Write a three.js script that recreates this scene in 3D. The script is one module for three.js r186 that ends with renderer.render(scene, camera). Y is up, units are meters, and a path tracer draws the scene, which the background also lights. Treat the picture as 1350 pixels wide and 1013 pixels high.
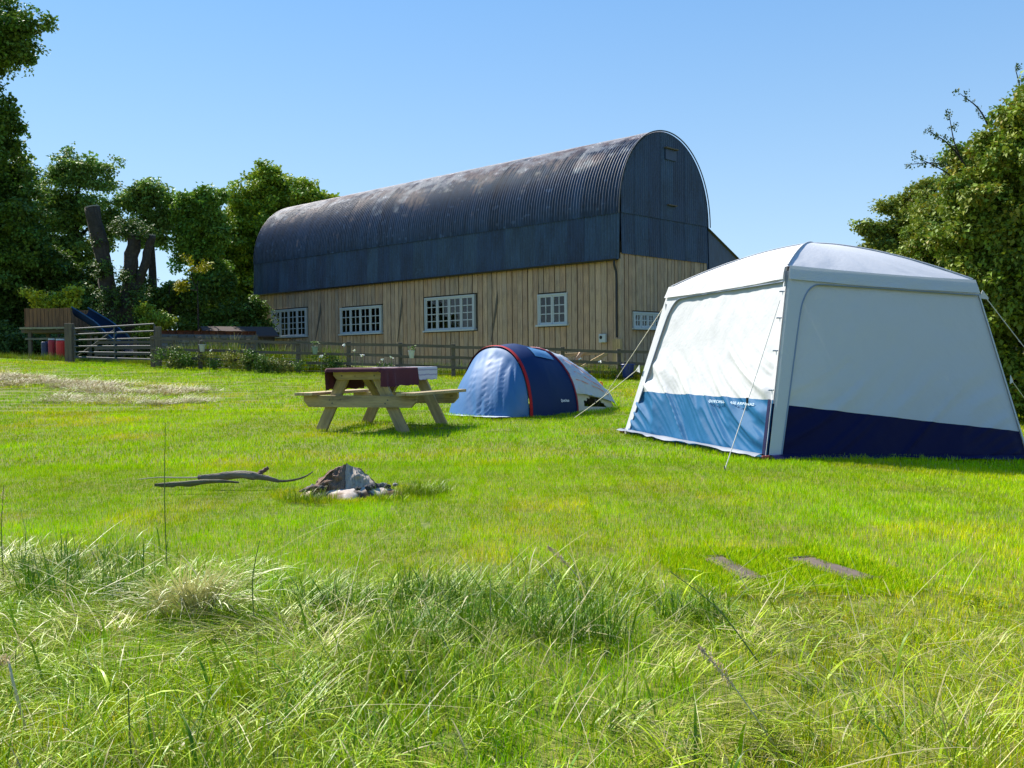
import * as THREE from 'three';
import { RoundedBoxGeometry } from 'three/addons/geometries/RoundedBoxGeometry.js';
import { mergeGeometries } from 'three/addons/utils/BufferGeometryUtils.js';

// ---------------------------------------------------------------- camera, sky, sun, exposure
const scene = new THREE.Scene();
const camera = new THREE.PerspectiveCamera(43.34, 1024 / 768, 0.05, 400);
camera.position.set(0, 0.9, 0);
camera.rotation.set(-0.02392, 0, -0.0105);          // a little down, a little roll
scene.add(camera);
const renderer = new THREE.WebGLRenderer({ antialias: true });
renderer.toneMapping = THREE.LinearToneMapping;
renderer.toneMappingExposure = 2.05;
renderer.shadowMap.enabled = true;

const sunDir = new THREE.Vector3(-0.50, 0.715, -0.49).normalize();
const sun = new THREE.DirectionalLight(new THREE.Color().setRGB(1, 0.95, 0.86), 5.0);
sun.name = 'sun';
sun.position.copy(sunDir).multiplyScalar(80);
sun.castShadow = true;
Object.assign(sun.shadow.camera, { left: -45, right: 45, top: 45, bottom: -45, near: 1, far: 200 });
sun.shadow.mapSize.set(4096, 4096);
scene.add(sun, sun.target);

{ // clear summer sky: deep blue overhead, pale at the horizon, a little brighter towards the sun
  const W = 512, H = 256, data = new Float32Array(W * H * 4);
  const zen = [0.020, 0.100, 0.33], mid = [0.058, 0.232, 0.52], hor = [0.42, 0.56, 0.64];
  for (let j = 0; j < H; j++) for (let i = 0; i < W; i++) {
    const el = ((j + 0.5) / H - 0.5) * Math.PI, az = ((i + 0.5) / W - 0.5) * 2 * Math.PI;
    const d = [Math.cos(el) * Math.cos(az), Math.sin(el), Math.cos(el) * Math.sin(az)];
    const up = Math.max(0, d[1]);
    const a = Math.exp(-up * 4.2), b = Math.exp(-up * 1.5);
    const mu = Math.max(0, d[0] * sunDir.x + d[1] * sunDir.y + d[2] * sunDir.z);
    const k = 0.86 + 0.30 * Math.pow(mu, 3);
    const o = (j * W + i) * 4;
    for (let c = 0; c < 3; c++) {
      let v = zen[c] + (mid[c] - zen[c]) * b; v += (hor[c] - v) * a;
      data[o + c] = el < 0 ? [0.10, 0.14, 0.05][c] : v * k;
    }
    data[o + 3] = 1;
  }
  const sky = new THREE.DataTexture(data, W, H, THREE.RGBAFormat, THREE.FloatType);
  sky.mapping = THREE.EquirectangularReflectionMapping; sky.magFilter = THREE.LinearFilter; sky.needsUpdate = true;
  scene.background = sky; scene.environment = sky;
}

// ---------------------------------------------------------------- helpers
function rng(seed) { let a = seed >>> 0; return () => { a = (a + 0x6D2B79F5) | 0; let t = Math.imul(a ^ (a >>> 15), 1 | a); t = (t + Math.imul(t ^ (t >>> 7), 61 | t)) ^ t; return ((t ^ (t >>> 14)) >>> 0) / 4294967296; }; }
const hash = (x, y, s = 0) => { let h = (x | 0) * 374761393 + (y | 0) * 668265263 + s * 1274126177; h = Math.imul(h ^ (h >>> 13), 1274126177); return ((h ^ (h >>> 16)) >>> 0) / 4294967296; };
const mod = (a, n) => ((a % n) + n) % n;
function vnoise(x, y, s = 0, px = 1e6, py = 1e6) {
  const x0 = Math.floor(x), y0 = Math.floor(y); let fx = x - x0, fy = y - y0; fx = fx * fx * (3 - 2 * fx); fy = fy * fy * (3 - 2 * fy);
  const q = (i, j) => hash(mod(x0 + i, px), mod(y0 + j, py), s);
  return (q(0, 0) * (1 - fx) + q(1, 0) * fx) * (1 - fy) + (q(0, 1) * (1 - fx) + q(1, 1) * fx) * fy;
}
const fbm = (x, y, s = 0, o = 4) => { let v = 0, a = 0.5, t = 0; for (let i = 0; i < o; i++) { v += a * vnoise(x, y, s + i); t += a; a *= 0.5; x *= 2.03; y *= 2.03; } return v / t; };
const clamp = (x, a, b) => Math.min(b, Math.max(a, x)), lerp = (a, b, t) => a + (b - a) * t;
const sstep = (a, b, x) => { const t = clamp((x - a) / (b - a), 0, 1); return t * t * (3 - 2 * t); };
const softplus = (t, k) => k * Math.log1p(Math.exp(clamp(t / k, -40, 40)));
const V = (x, y, z) => new THREE.Vector3(x, y, z);
const col = (r, g, b) => new THREE.Color().setRGB(r, g, b);
const mat = (o) => { const m = new THREE.MeshPhysicalMaterial({ roughness: 0.8, side: THREE.DoubleSide, ...o }); return m; };

function tex(w, h, fn, srgb = false) {
  const d = new Uint8Array(w * h * 4);
  for (let j = 0; j < h; j++) for (let i = 0; i < w; i++) { const c = fn(i / w, j / h), o = (j * w + i) * 4; d[o] = clamp(c[0], 0, 1) * 255; d[o + 1] = clamp(c[1], 0, 1) * 255; d[o + 2] = clamp(c[2], 0, 1) * 255; d[o + 3] = 255; }
  const t = new THREE.DataTexture(d, w, h); t.wrapS = t.wrapT = THREE.RepeatWrapping; t.magFilter = THREE.LinearFilter; t.minFilter = THREE.LinearFilter;
  if (srgb) t.colorSpace = THREE.SRGBColorSpace; t.needsUpdate = true; return t;
}
const used = {};
function numbered(n) { if (!(n in used)) { used[n] = 0; return n; } used[n]++; return n + '_' + String(used[n]).padStart(3, '0'); }
function tag(o, label, category, group, kind) { Object.assign(o.userData, { label, category }); if (group) o.userData.group = group; if (kind) o.userData.kind = kind; return o; }
function shade(m) { m.castShadow = true; m.receiveShadow = true; return m; }
function part(parent, name, geo, m, label) { const o = shade(new THREE.Mesh(geo, m)); o.name = name; if (label) o.userData.label = label; parent.add(o); return o; }
function thing(name, label, category, pos = [0, 0, 0], turn = 0, group) { const o = new THREE.Group(); o.name = numbered(name); o.position.set(...pos); o.rotation.y = turn; tag(o, label, category, group); scene.add(o); return o; }
function single(name, label, category, geo, m, group, kind) { const o = shade(new THREE.Mesh(geo, m)); o.name = numbered(name); tag(o, label, category, group, kind); scene.add(o); return o; }

// box with uv in metres, grain running along one axis
function plank(w, h, d, x, y, z, along = 'y', seed = 0, round = 0) {
  const g = round ? new RoundedBoxGeometry(w, h, d, 1, round) : new THREE.BoxGeometry(w, h, d);
  return woodUV(g, along, seed).translate(x, y, z);
}
function woodUV(g, along, seed) {
  const p = g.attributes.position, n = g.attributes.normal, uv = new Float32Array(p.count * 2), r = rng(seed * 7 + 3), ou = r() * 5, ov = r() * 5;
  for (let i = 0; i < p.count; i++) {
    const a = [p.getX(i), p.getY(i), p.getZ(i)], nn = [Math.abs(n.getX(i)), Math.abs(n.getY(i)), Math.abs(n.getZ(i))];
    const k = 'xyz'.indexOf(along); let c = [0, 1, 2].filter((q) => q !== k); const u = nn[c[0]] > nn[c[1]] ? a[c[1]] : a[c[0]];
    uv[i * 2] = u + ou; uv[i * 2 + 1] = a[k] + ov;
  }
  g.setAttribute('uv', new THREE.BufferAttribute(uv, 2)); return g;
}
// grid surface from a function (u, v in 0..1) -> Vector3
function surf(nu, nv, fn, uvs = [1, 1]) {
  const pos = [], uv = [], idx = [];
  for (let j = 0; j <= nv; j++) for (let i = 0; i <= nu; i++) { const p = fn(i / nu, j / nv); pos.push(p.x, p.y, p.z); uv.push(i / nu * uvs[0], j / nv * uvs[1]); }
  for (let j = 0; j < nv; j++) for (let i = 0; i < nu; i++) { const a = j * (nu + 1) + i, b = a + 1, c = a + nu + 1, d = c + 1; idx.push(a, b, d, a, d, c); }
  const g = new THREE.BufferGeometry(); g.setAttribute('position', new THREE.Float32BufferAttribute(pos, 3)); g.setAttribute('uv', new THREE.Float32BufferAttribute(uv, 2)); g.setIndex(idx); g.computeVertexNormals(); return g;
}
function tube(pts, r, seg = 6, n = 0) { const c = new THREE.CatmullRomCurve3(pts.map((p) => Array.isArray(p) ? V(...p) : p)); return new THREE.TubeGeometry(c, n || Math.max(2, pts.length * 3), r, seg, false); }
function rod(a, b, r0, r1 = r0, seg = 8) { // tapered straight rod from a to b
  const d = b.clone().sub(a), g = new THREE.CylinderGeometry(r1, r0, d.length(), seg, 1); g.translate(0, d.length() / 2, 0);
  g.applyQuaternion(new THREE.Quaternion().setFromUnitVectors(V(0, 1, 0), d.clone().normalize())); return g.translate(a.x, a.y, a.z);
}
function limb(pts, radii, seg = 8, seed = 1, rough = 0.12) { // tapered, knobbly limb
  const c = new THREE.CatmullRomCurve3(pts), n = Math.max(6, pts.length * 5), fr = c.computeFrenetFrames(n, false), P = [], I = [], U = [];
  for (let i = 0; i <= n; i++) {
    const t = i / n, p = c.getPoint(t), k = t * (radii.length - 1), a = Math.floor(Math.min(k, radii.length - 2)), r = lerp(radii[a], radii[a + 1], k - a);
    for (let j = 0; j <= seg; j++) { const th = j / seg * Math.PI * 2, rr = r * (1 + rough * (vnoise(Math.cos(th) * 1.5 + 7, t * 9 + Math.sin(th) * 1.5, seed) - 0.5) * 2); const q = p.clone().addScaledVector(fr.normals[i], Math.cos(th) * rr).addScaledVector(fr.binormals[i], Math.sin(th) * rr); P.push(q.x, q.y, q.z); U.push(j / seg, t * 3); }
  }
  for (let i = 0; i < n; i++) for (let j = 0; j < seg; j++) { const a = i * (seg + 1) + j, b = a + 1, d = a + seg + 1, e = d + 1; I.push(a, d, e, a, e, b); }
  const m = (n) * (seg + 1), cI = P.length / 3, e = c.getPoint(1); P.push(e.x, e.y, e.z); U.push(0.5, 3); for (let j = 0; j < seg; j++) I.push(m + j, cI, m + j + 1);
  const g = new THREE.BufferGeometry(); g.setAttribute('position', new THREE.Float32BufferAttribute(P, 3)); g.setAttribute('uv', new THREE.Float32BufferAttribute(U, 2)); g.setIndex(I); g.computeVertexNormals(); return g;
}

// height of the field
function ground(x, z) {
  const D = -z; let h = 0.040 * (softplus(D - 11, 2) - softplus(D - 27, 3));
  h -= 0.016 * clamp(x, -25, 12) * sstep(12, 25, D);
  h += 0.03 * softplus(-x - 5, 1.5) * sstep(14, 25, D);
  h -= 0.17 * sstep(2.4, 5.6, x) * (1 - sstep(14, 24, D));
  return h;
}

// ---------------------------------------------------------------- shared materials
const woodTex = tex(256, 1024, (u, v) => {
  const g = vnoise(u * 64, v * 6, 1, 64, 6), g2 = vnoise(u * 128, v * 24, 2, 128, 24), b = vnoise(u * 8, v * 4, 3, 8, 4), st = vnoise(u * 26, v * 2, 9, 26, 2);
  let k = 0.66 + 0.22 * (g - 0.5) + 0.14 * (g2 - 0.5) + 0.2 * (b - 0.5) + 0.22 * (st - 0.5);
  for (let i = 0; i < 9; i++) { const ku = hash(i, 5), kv = hash(i, 6), du = (u - ku) * 1, dv = (v - kv) * 1; const d = Math.hypot(du / 0.012, dv / 0.016); if (d < 1) k *= 0.5 + 0.3 * d; }
  const w = vnoise(u * 5, v * 3, 12, 5, 3); return [k * (1.02 + 0.04 * w), k * (0.97 + 0.02 * w), k * (0.92 - 0.08 * w)];
});
const woodBump = tex(256, 512, (u, v) => { const k = vnoise(u * 64, v * 4, 1, 64, 4) * 0.6 + vnoise(u * 128, v * 30, 2, 128, 30) * 0.4; return [k, k, k]; });
const wood = (r, g, b, o = {}) => mat({ color: col(r, g, b), map: woodTex, bumpMap: woodBump, bumpScale: 0.003, roughness: 0.85, ...o });
const M = {
  board: [wood(0.62, 0.44, 0.30), wood(0.57, 0.42, 0.30), wood(0.66, 0.47, 0.325), wood(0.51, 0.385, 0.285), wood(0.61, 0.41, 0.27), wood(0.55, 0.40, 0.285), wood(0.55, 0.375, 0.255)],
  table: [wood(0.52, 0.42, 0.24), wood(0.56, 0.46, 0.27), wood(0.48, 0.38, 0.215)],
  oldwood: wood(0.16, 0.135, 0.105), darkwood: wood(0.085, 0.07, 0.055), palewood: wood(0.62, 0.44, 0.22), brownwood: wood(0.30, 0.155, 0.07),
  white: mat({ color: col(0.46, 0.48, 0.47), roughness: 0.55 }),
  black: mat({ color: col(0.012, 0.012, 0.014), roughness: 0.5 }),
  dark: mat({ color: col(0.02, 0.018, 0.016), roughness: 0.95 }),
  glass: mat({ color: col(0.9, 0.95, 0.95), roughness: 0.02, transmission: 1, thickness: 0, ior: 1.5 }),
  steel: mat({ color: col(0.085, 0.088, 0.088), roughness: 0.7, metalness: 0.2 }),
  rope: mat({ color: col(0.62, 0.58, 0.50), roughness: 0.9 }),
  bark: null,
};
{
  const bt = tex(128, 256, (u, v) => { const r = Math.abs(vnoise(u * 16, v * 8, 21, 16, 8) - 0.5) * 2, n = vnoise(u * 40, v * 60, 22, 40, 60); const k = 0.35 + 0.5 * r + 0.25 * n; return [k, k * 0.95, k * 0.88]; });
  M.bark = mat({ color: col(0.065, 0.053, 0.04), map: bt, bumpMap: bt, bumpScale: 0.03, roughness: 0.95 });
}

// ---------------------------------------------------------------- the field
{
  const N = 220, pos = [], uv = [], idx = [], cl = [];
  const xs = [], zs = [];
  for (let i = 0; i <= N; i++) { const t = (i / N) * 2 - 1; xs.push(Math.sign(t) * (Math.abs(t) * 22 + Math.pow(Math.abs(t), 5) * 160)); }
  for (let j = 0; j <= N; j++) { const t = j / N; zs.push(12 - (t * 60 + Math.pow(t, 6) * 190)); }
  for (const z of zs) for (const x of xs) { pos.push(x, ground(x, z) + (fbm(x * 2, z * 2, 40, 3) - 0.5) * 0.02 - 0.012, z); uv.push(x * 0.5, z * 0.5); const n = fbm(x * 0.7, z * 0.7, 44); cl.push(0.9 + 0.4 * n, 1, 0.9); }
  for (let j = 0; j < N; j++) for (let i = 0; i < N; i++) { const a = j * (N + 1) + i, b = a + 1, c = a + N + 1, d = c + 1; idx.push(a, b, d, a, d, c); }
  const g = new THREE.BufferGeometry(); g.setAttribute('position', new THREE.Float32BufferAttribute(pos, 3)); g.setAttribute('uv', new THREE.Float32BufferAttribute(uv, 2)); g.setAttribute('color', new THREE.Float32BufferAttribute(cl, 3)); g.setIndex(idx); g.computeVertexNormals();
  const t = tex(512, 512, (u, v) => { const n = vnoise(u * 96, v * 96, 31, 96, 96), n2 = vnoise(u * 20, v * 20, 32, 20, 20), n3 = vnoise(u * 200, v * 200, 33, 200, 200); const k = 0.35 + 0.4 * n + 0.25 * n3, s = n2 * 0.5 + n * 0.3; return [k * (0.55 + 0.4 * s), k * 0.85, k * 0.22]; });
  const o = single('ground', 'gently rising grass field', 'ground', g, mat({ color: col(0.24, 0.25, 0.12), map: t, roughness: 1, vertexColors: true }));
  delete o.userData.category; o.userData.kind = 'structure';
}
// ---------------------------------------------------------------- the barn
{
  const TH = 46.3 * Math.PI / 180, L = 21.5, Wd = 5.05, EAVE = 3.63, SEAM = 5.08, GB = 3.8, AZ = -Wd / 2, AA = Wd / 2 + 0.05, AB = 2.97;
  const barn = thing('barn', 'long timber barn with tall rounded dark corrugated roof behind the fence', 'barn', [3.49, 0.5, -31.0], TH - Math.PI / 2);
  const r = rng(11);
  const wins = [[-20.17, -17.36, 1.6, 2.85, 4, 4], [-14.85, -12.08, 1.6, 2.72, 4, 3], [-9.4, -6.64, 1.58, 2.86, 4, 4], [-3.5, -2.18, 1.61, 2.67, 2, 3]];
  const gwin = [-2.22, -0.62, 1.42, 1.96, 4, 2];
  // backing walls with real openings
  const wallShape = (x0, x1, y0, y1, holes) => { const s = new THREE.Shape([[x0, y0], [x1, y0], [x1, y1], [x0, y1]].map((p) => new THREE.Vector2(...p))); for (const h of holes) s.holes.push(new THREE.Path([[h[0], h[2]], [h[0], h[3]], [h[1], h[3]], [h[1], h[2]]].map((p) => new THREE.Vector2(...p)))); return new THREE.ExtrudeGeometry(s, { depth: 0.1, bevelEnabled: false }); };
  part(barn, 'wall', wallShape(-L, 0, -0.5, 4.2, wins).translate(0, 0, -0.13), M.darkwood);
  part(barn, 'wall', wallShape(-L, 0, -0.5, 5.2, []).translate(0, 0, -Wd), M.darkwood);
  part(barn, 'wall', wallShape(-Wd + 0.14, -0.14, -0.5, 4.2, [gwin]).rotateY(-Math.PI / 2).translate(-0.03, 0, 0), M.darkwood);
  part(barn, 'wall', wallShape(-Wd + 0.14, -0.14, -0.5, 5.4, []).rotateY(-Math.PI / 2).translate(-L + 0.2, 0, 0), M.darkwood);
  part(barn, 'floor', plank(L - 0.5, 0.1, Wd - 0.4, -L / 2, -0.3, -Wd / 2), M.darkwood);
  // vertical cladding boards, alternate ones proud
  const bw = 0.25, nb = Math.round(L / bw);
  for (let i = 0; i < nb; i++) {
    const x = -L + (i + 0.5) * L / nb, w = bw - 0.024 - r() * 0.016, z = 0.010 + r() * 0.020, dx = (r() - 0.5) * 0.008;
    const m = M.board[Math.floor(r() * 7)], win = wins.find((q) => x > q[0] - 0.02 && x < q[1] + 0.02);
    for (const [a, b] of win ? [[-0.4, win[2] - 0.07], [win[3] + 0.05, EAVE + 0.02]] : [[-0.4, EAVE + 0.02]]) { const o = part(barn, 'board', plank(w, b - a, 0.026, x + dx, (a + b) / 2, z, 'y', i + a * 10), m); }
  }
  const gb = 0.2, ng = Math.round(Wd / gb);
  for (let i = 0; i < ng; i++) {
    const z = -(i + 0.5) * Wd / ng, w = gb - 0.022 - r() * 0.012, x = 0.010 + r() * 0.018, m = M.board[Math.floor(r() * 7)], win = z > gwin[0] - 0.02 && z < gwin[1] + 0.02;
    for (const [a, b] of win ? [[-0.4, gwin[2] - 0.06], [gwin[3] + 0.04, GB + 0.03]] : [[-0.4, GB + 0.03]]) part(barn, 'board', plank(0.026, b - a, w, x, (a + b) / 2, z, 'y', 300 + i + a * 10), m);
  }
  part(barn, 'corner_post', plank(0.12, EAVE + 0.5, 0.12, -0.015, EAVE / 2 - 0.25, 0.0, 'y', 900), M.board[1]);
  // slanting joints in the boards between the windows
  for (const [x0, y0, x1, y1] of [[-16.75, 1.3, -16.25, 3.05], [-11.1, 1.2, -10.77, 3.05], [-5.83, 1.1, -5.45, 2.95]]) {
    const s = new THREE.Shape([new THREE.Vector2(x0, y0), new THREE.Vector2(x1 - 0.02, y1), new THREE.Vector2(x1 + 0.01, y1 - 0.45), new THREE.Vector2(x0 + 0.03, y0)]);
    part(barn, 'brace', new THREE.ExtrudeGeometry(s, { depth: 0.006, bevelEnabled: false }).translate(0, 0, 0.044), M.oldwood);
  }
  // windows: frame, sill, casements with glazing bars, glass
  function windowAt(host, x0, x1, y0, y1, nc, rows) {
    const w = new THREE.Group(); w.name = 'window'; host.add(w); const f = 0.055, zc = 0.03;
    const fr = [plank(x1 - x0 + 0.02, f, 0.1, (x0 + x1) / 2, y1 - f / 2, zc), plank(f, y1 - y0 - f, 0.1, x0 + f / 2, (y0 + y1 - f) / 2, zc), plank(f, y1 - y0 - f, 0.1, x1 - f / 2, (y0 + y1 - f) / 2, zc)];
    part(w, 'frame', mergeGeometries(fr), M.white);
    part(w, 'sill', plank(x1 - x0 + 0.1, 0.06, 0.17, (x0 + x1) / 2, y0 - 0.012, 0.06), M.white);
    const a = x0 + f, b = x1 - f, cw = (b - a) / nc, cy0 = y0 + 0.02, cy1 = y1 - f;
    for (let c = 0; c < nc; c++) {
      const l = a + c * cw + 0.008, rr = a + (c + 1) * cw - 0.008, s = 0.055, pc = [], z = zc + 0.012;
      pc.push(plank(rr - l, s * 1.3, 0.045, (l + rr) / 2, cy0 + s * 0.65, z), plank(rr - l, s, 0.045, (l + rr) / 2, cy1 - s / 2, z), plank(s, cy1 - cy0 - s * 2.3, 0.045, l + s / 2, (cy0 + cy1 + s * 0.3) / 2, z), plank(s, cy1 - cy0 - s * 2.3, 0.045, rr - s / 2, (cy0 + cy1 + s * 0.3) / 2, z));
      const iy0 = cy0 + s * 1.3, iy1 = cy1 - s; pc.push(plank(0.03, iy1 - iy0, 0.03, (l + rr) / 2, (iy0 + iy1) / 2, z));
      for (let k = 1; k < rows; k++) for (const h of [0, 1]) { const e0 = h ? (l + rr) / 2 + 0.015 : l + s, e1 = h ? rr - s : (l + rr) / 2 - 0.015; pc.push(plank(e1 - e0, 0.03, 0.03, (e0 + e1) / 2, iy0 + (iy1 - iy0) * k / rows, z)); }
      const cs = part(w, 'casement', mergeGeometries(pc), M.white);
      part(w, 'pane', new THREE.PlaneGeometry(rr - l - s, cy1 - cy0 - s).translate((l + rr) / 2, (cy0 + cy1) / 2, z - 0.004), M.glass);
    }
    return w;
  }
  for (const q of wins) windowAt(barn, ...q);
  const gw = windowAt(barn, -0.0 - 0.8, 0.8, gwin[2], gwin[3], gwin[4], gwin[5]); gw.rotation.y = Math.PI / 2; gw.position.set(0, 0, (gwin[0] + gwin[1]) / 2);
  // corrugated roof: blue-black paint, rusted and bleached over the crown, sun sheen painted into the pale tone
  const rustTex = tex(2048, 512, (u, v) => { // u along the barn, v along the arch from the near eave
    const X = u * 21.7, n = fbm(X * 0.8, v * 14, 51, 4), st = vnoise(X * 9, v * 4, 55), fine = vnoise(X * 20, v * 90, 57), sheet = hash(Math.floor(X / 0.72), 3, 58);
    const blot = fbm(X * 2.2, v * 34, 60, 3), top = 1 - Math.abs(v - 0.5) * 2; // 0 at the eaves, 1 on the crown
    const rust = sstep(0.28, 0.50, top * 0.70 + (n - 0.5) * 0.8 + (st - 0.5) * 0.22 + (sheet - 0.5) * 0.12), bleachSheen = sstep(0.36, 0.60, top * 0.74 + (blot - 0.5) * 0.6 + (sheet - 0.5) * 0.2);
    let c = [0.020, 0.044, 0.088]; const k = 0.72 + 0.5 * (st - 0.5) + 0.45 * (fine - 0.5) + 0.3 * (sheet - 0.5); c = c.map((q) => q * k * 1.2);
    const rc = [0.30 + 0.16 * fine, 0.19 + 0.10 * fine, 0.14 + 0.07 * fine]; c = c.map((q, i) => lerp(q, rc[i], rust * (0.42 + 0.38 * fine)));
    const bc = [0.54, 0.49, 0.44]; c = c.map((q, i) => lerp(q, bc[i] * (0.8 + 0.4 * fine), bleachSheen * 0.8));
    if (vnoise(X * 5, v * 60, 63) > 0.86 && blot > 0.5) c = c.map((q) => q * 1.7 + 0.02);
    return c.map((q) => Math.pow(q, 1 / 2.2));
  }, true);
  const sheetTex = tex(512, 256, (u, v) => { const st = vnoise(u * 90, v * 5, 71, 90, 5), f = vnoise(u * 128, v * 64, 72, 128, 64), b = vnoise(u * 14, v * 6, 73, 14, 6), k = 0.55 + 0.45 * st * 0.6 + 0.3 * (f - 0.5) + 0.35 * (b - 0.5); const sp = f > 0.9 ? 0.35 : 0; return [k + sp, k + sp * 0.9, k + sp * 0.7]; });
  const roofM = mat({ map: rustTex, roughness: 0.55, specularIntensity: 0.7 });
  const sideM = [[0.022, 0.056, 0.118], [0.028, 0.070, 0.135], [0.018, 0.046, 0.105], [0.034, 0.076, 0.132]].map((c) => mat({ color: col(...c), map: sheetTex, roughness: 0.48 }));
  const gableM = sideM;
  const pitch = 0.12, sw = 0.72, ns = 30, amp = 0.020, x0 = -L - 0.06;
  for (let s = 0; s < ns; s++) {
    const a = x0 + s * sw, lift = (s % 2) * 0.004 + r() * 0.003, e = sw + 0.02;
    const arch = surf(48, 44, (u, v) => { const x = a + u * e, t = v * Math.PI, c = Math.cos(t), sn = Math.pow(Math.max(0, Math.sin(t)), 0.94), cor = amp * Math.cos(2 * Math.PI * x / pitch) + lift; return V(x, SEAM + (AB + cor) * sn, AZ + (AA + 0.07 + cor) * c); });
    const uv = arch.attributes.uv; for (let i = 0; i < uv.count; i++) uv.setXY(i, (a + uv.getX(i) * e + L + 0.1) / 21.7, uv.getY(i));
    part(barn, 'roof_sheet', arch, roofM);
    const y1 = SEAM + 0.02 + (r() - 0.5) * 0.012, y0 = EAVE - 0.02 + (r() - 0.5) * 0.02;
    for (const side of [0, 1]) {
      const g = surf(36, 2, (u, v) => { const x = a + u * e, cor = amp * Math.cos(2 * Math.PI * x / pitch) + lift; const q = AA + 0.035 + (1 - v) * 0.05 + cor; return V(x, lerp(y0, y1, v), AZ + (side ? -q : q)); });
      const u2 = g.attributes.uv; for (let i = 0; i < u2.count; i++) u2.setXY(i, (a + u2.getX(i) * e) / 5.3 + s * 0.13, u2.getY(i) * 0.5 + s * 0.37);
      part(barn, 'side_sheet', g, sideM[Math.floor(r() * 4)]);
    }
  }
  // gable sheets under the arch, two tiers, at both ends
  const archY = (z) => SEAM + AB * Math.pow(Math.max(0, 1 - Math.pow((z - AZ) / AA, 2)), 0.47) - 0.02;
  const ngs = 7, gsw = Wd / ngs;
  for (const end of [0, 1]) for (let s = 0; s < ngs; s++) for (const tier of [0, 1]) {
    const a = -s * gsw, lift = tier * 0.03 + (s % 2) * 0.004;
    const g = surf(36, tier ? 10 : 1, (u, v) => { const z = a - u * (gsw + 0.01), cor = amp * 0.8 * Math.cos(2 * Math.PI * z / pitch), lo = tier ? SEAM + 0.03 : GB, hi = tier ? Math.max(lo + 0.01, archY(z)) : SEAM + 0.06, q = 0.03 + lift + cor + (tier ? 0 : (1 - v) * 0.04); return V(end ? -L - q : q, lerp(lo, hi, v), z); });
    const u2 = g.attributes.uv; for (let i = 0; i < u2.count; i++) u2.setXY(i, u2.getX(i) * 0.14 + s * 0.31, u2.getY(i) * (tier ? 0.9 : 0.4) + s * 0.17);
    part(barn, 'gable_sheet', g, gableM[Math.floor(r() * 3)]);
  }
  const vp = []; for (let i = 0; i <= 40; i++) { const t = i / 40 * Math.PI; vp.push(V(0.1, SEAM + (AB + 0.02) * Math.pow(Math.max(0, Math.sin(t)), 0.94), AZ + (AA + 0.09) * Math.cos(t))); }
  part(barn, 'verge_trim', tube(vp, 0.022, 6, 80), mat({ color: col(0.05, 0.055, 0.06), roughness: 0.8 }));
  // loft hatch in the gable
  const hatch = part(barn, 'hatch', plank(0.05, 0.36, 0.62, 0.085, 7.32, -2.74), sideM[2]); part(hatch, 'ledge', plank(0.14, 0.04, 0.72, 0.12, 7.52, -2.74), M.oldwood);
  part(barn, 'ledge', plank(0.12, 0.04, 0.5, 0.1, 5.62, -2.8), M.oldwood);
  // gutter, downpipe, its timber block, the meter box
  const gut = surf(2, 8, (u, v) => { const t = Math.PI + v * Math.PI; return V(lerp(-L, 0.02, u), EAVE - 0.0 + Math.sin(t) * 0.06, 0.165 + Math.cos(t) * 0.06); });
  part(barn, 'gutter', gut, M.black);
  part(barn, 'downpipe', tube([[-0.1, EAVE - 0.06, 0.165], [-0.1, EAVE - 0.2, 0.16], [-0.08, EAVE - 0.42, 0.10], [-0.07, 2.4, 0.10], [-0.07, 1.8, 0.10], [-0.07, 1.12, 0.10]], 0.036, 8, 30), M.black);
  part(barn, 'post_block', plank(0.3, 1.3, 0.14, -0.02, 0.42, 0.13, 'y', 950), M.palewood);
  const mb = part(barn, 'meter_box', new RoundedBoxGeometry(0.28, 0.28, 0.1, 2, 0.02).translate(-0.63, 1.1, 0.11), M.white); part(mb, 'dial', new THREE.CylinderGeometry(0.055, 0.055, 0.01, 16).rotateX(Math.PI / 2).translate(-0.67, 1.13, 0.163), M.dark);
  // lean-to on the far side
  const lt = new THREE.Shape([[-Wd - 0.02, -0.4], [-Wd - 0.02, 5.02], [-8.4, 3.52], [-8.4, -0.4]].map((p) => new THREE.Vector2(...p)));
  part(barn, 'lean_to_wall', new THREE.ExtrudeGeometry(lt, { depth: 0.08, bevelEnabled: false }).rotateY(-Math.PI / 2).translate(0.03, 0, 0), gableM[0]);
  part(barn, 'lean_to_roof', surf(200, 3, (u, v) => { const x = lerp(-L, 0.1, u), cor = amp * Math.cos(2 * Math.PI * x / pitch); return V(x, lerp(5.06, 3.5, v) + cor, lerp(-Wd - 0.05, -8.55, v)); }, [4, 1]), sideM[0]);
}

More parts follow.
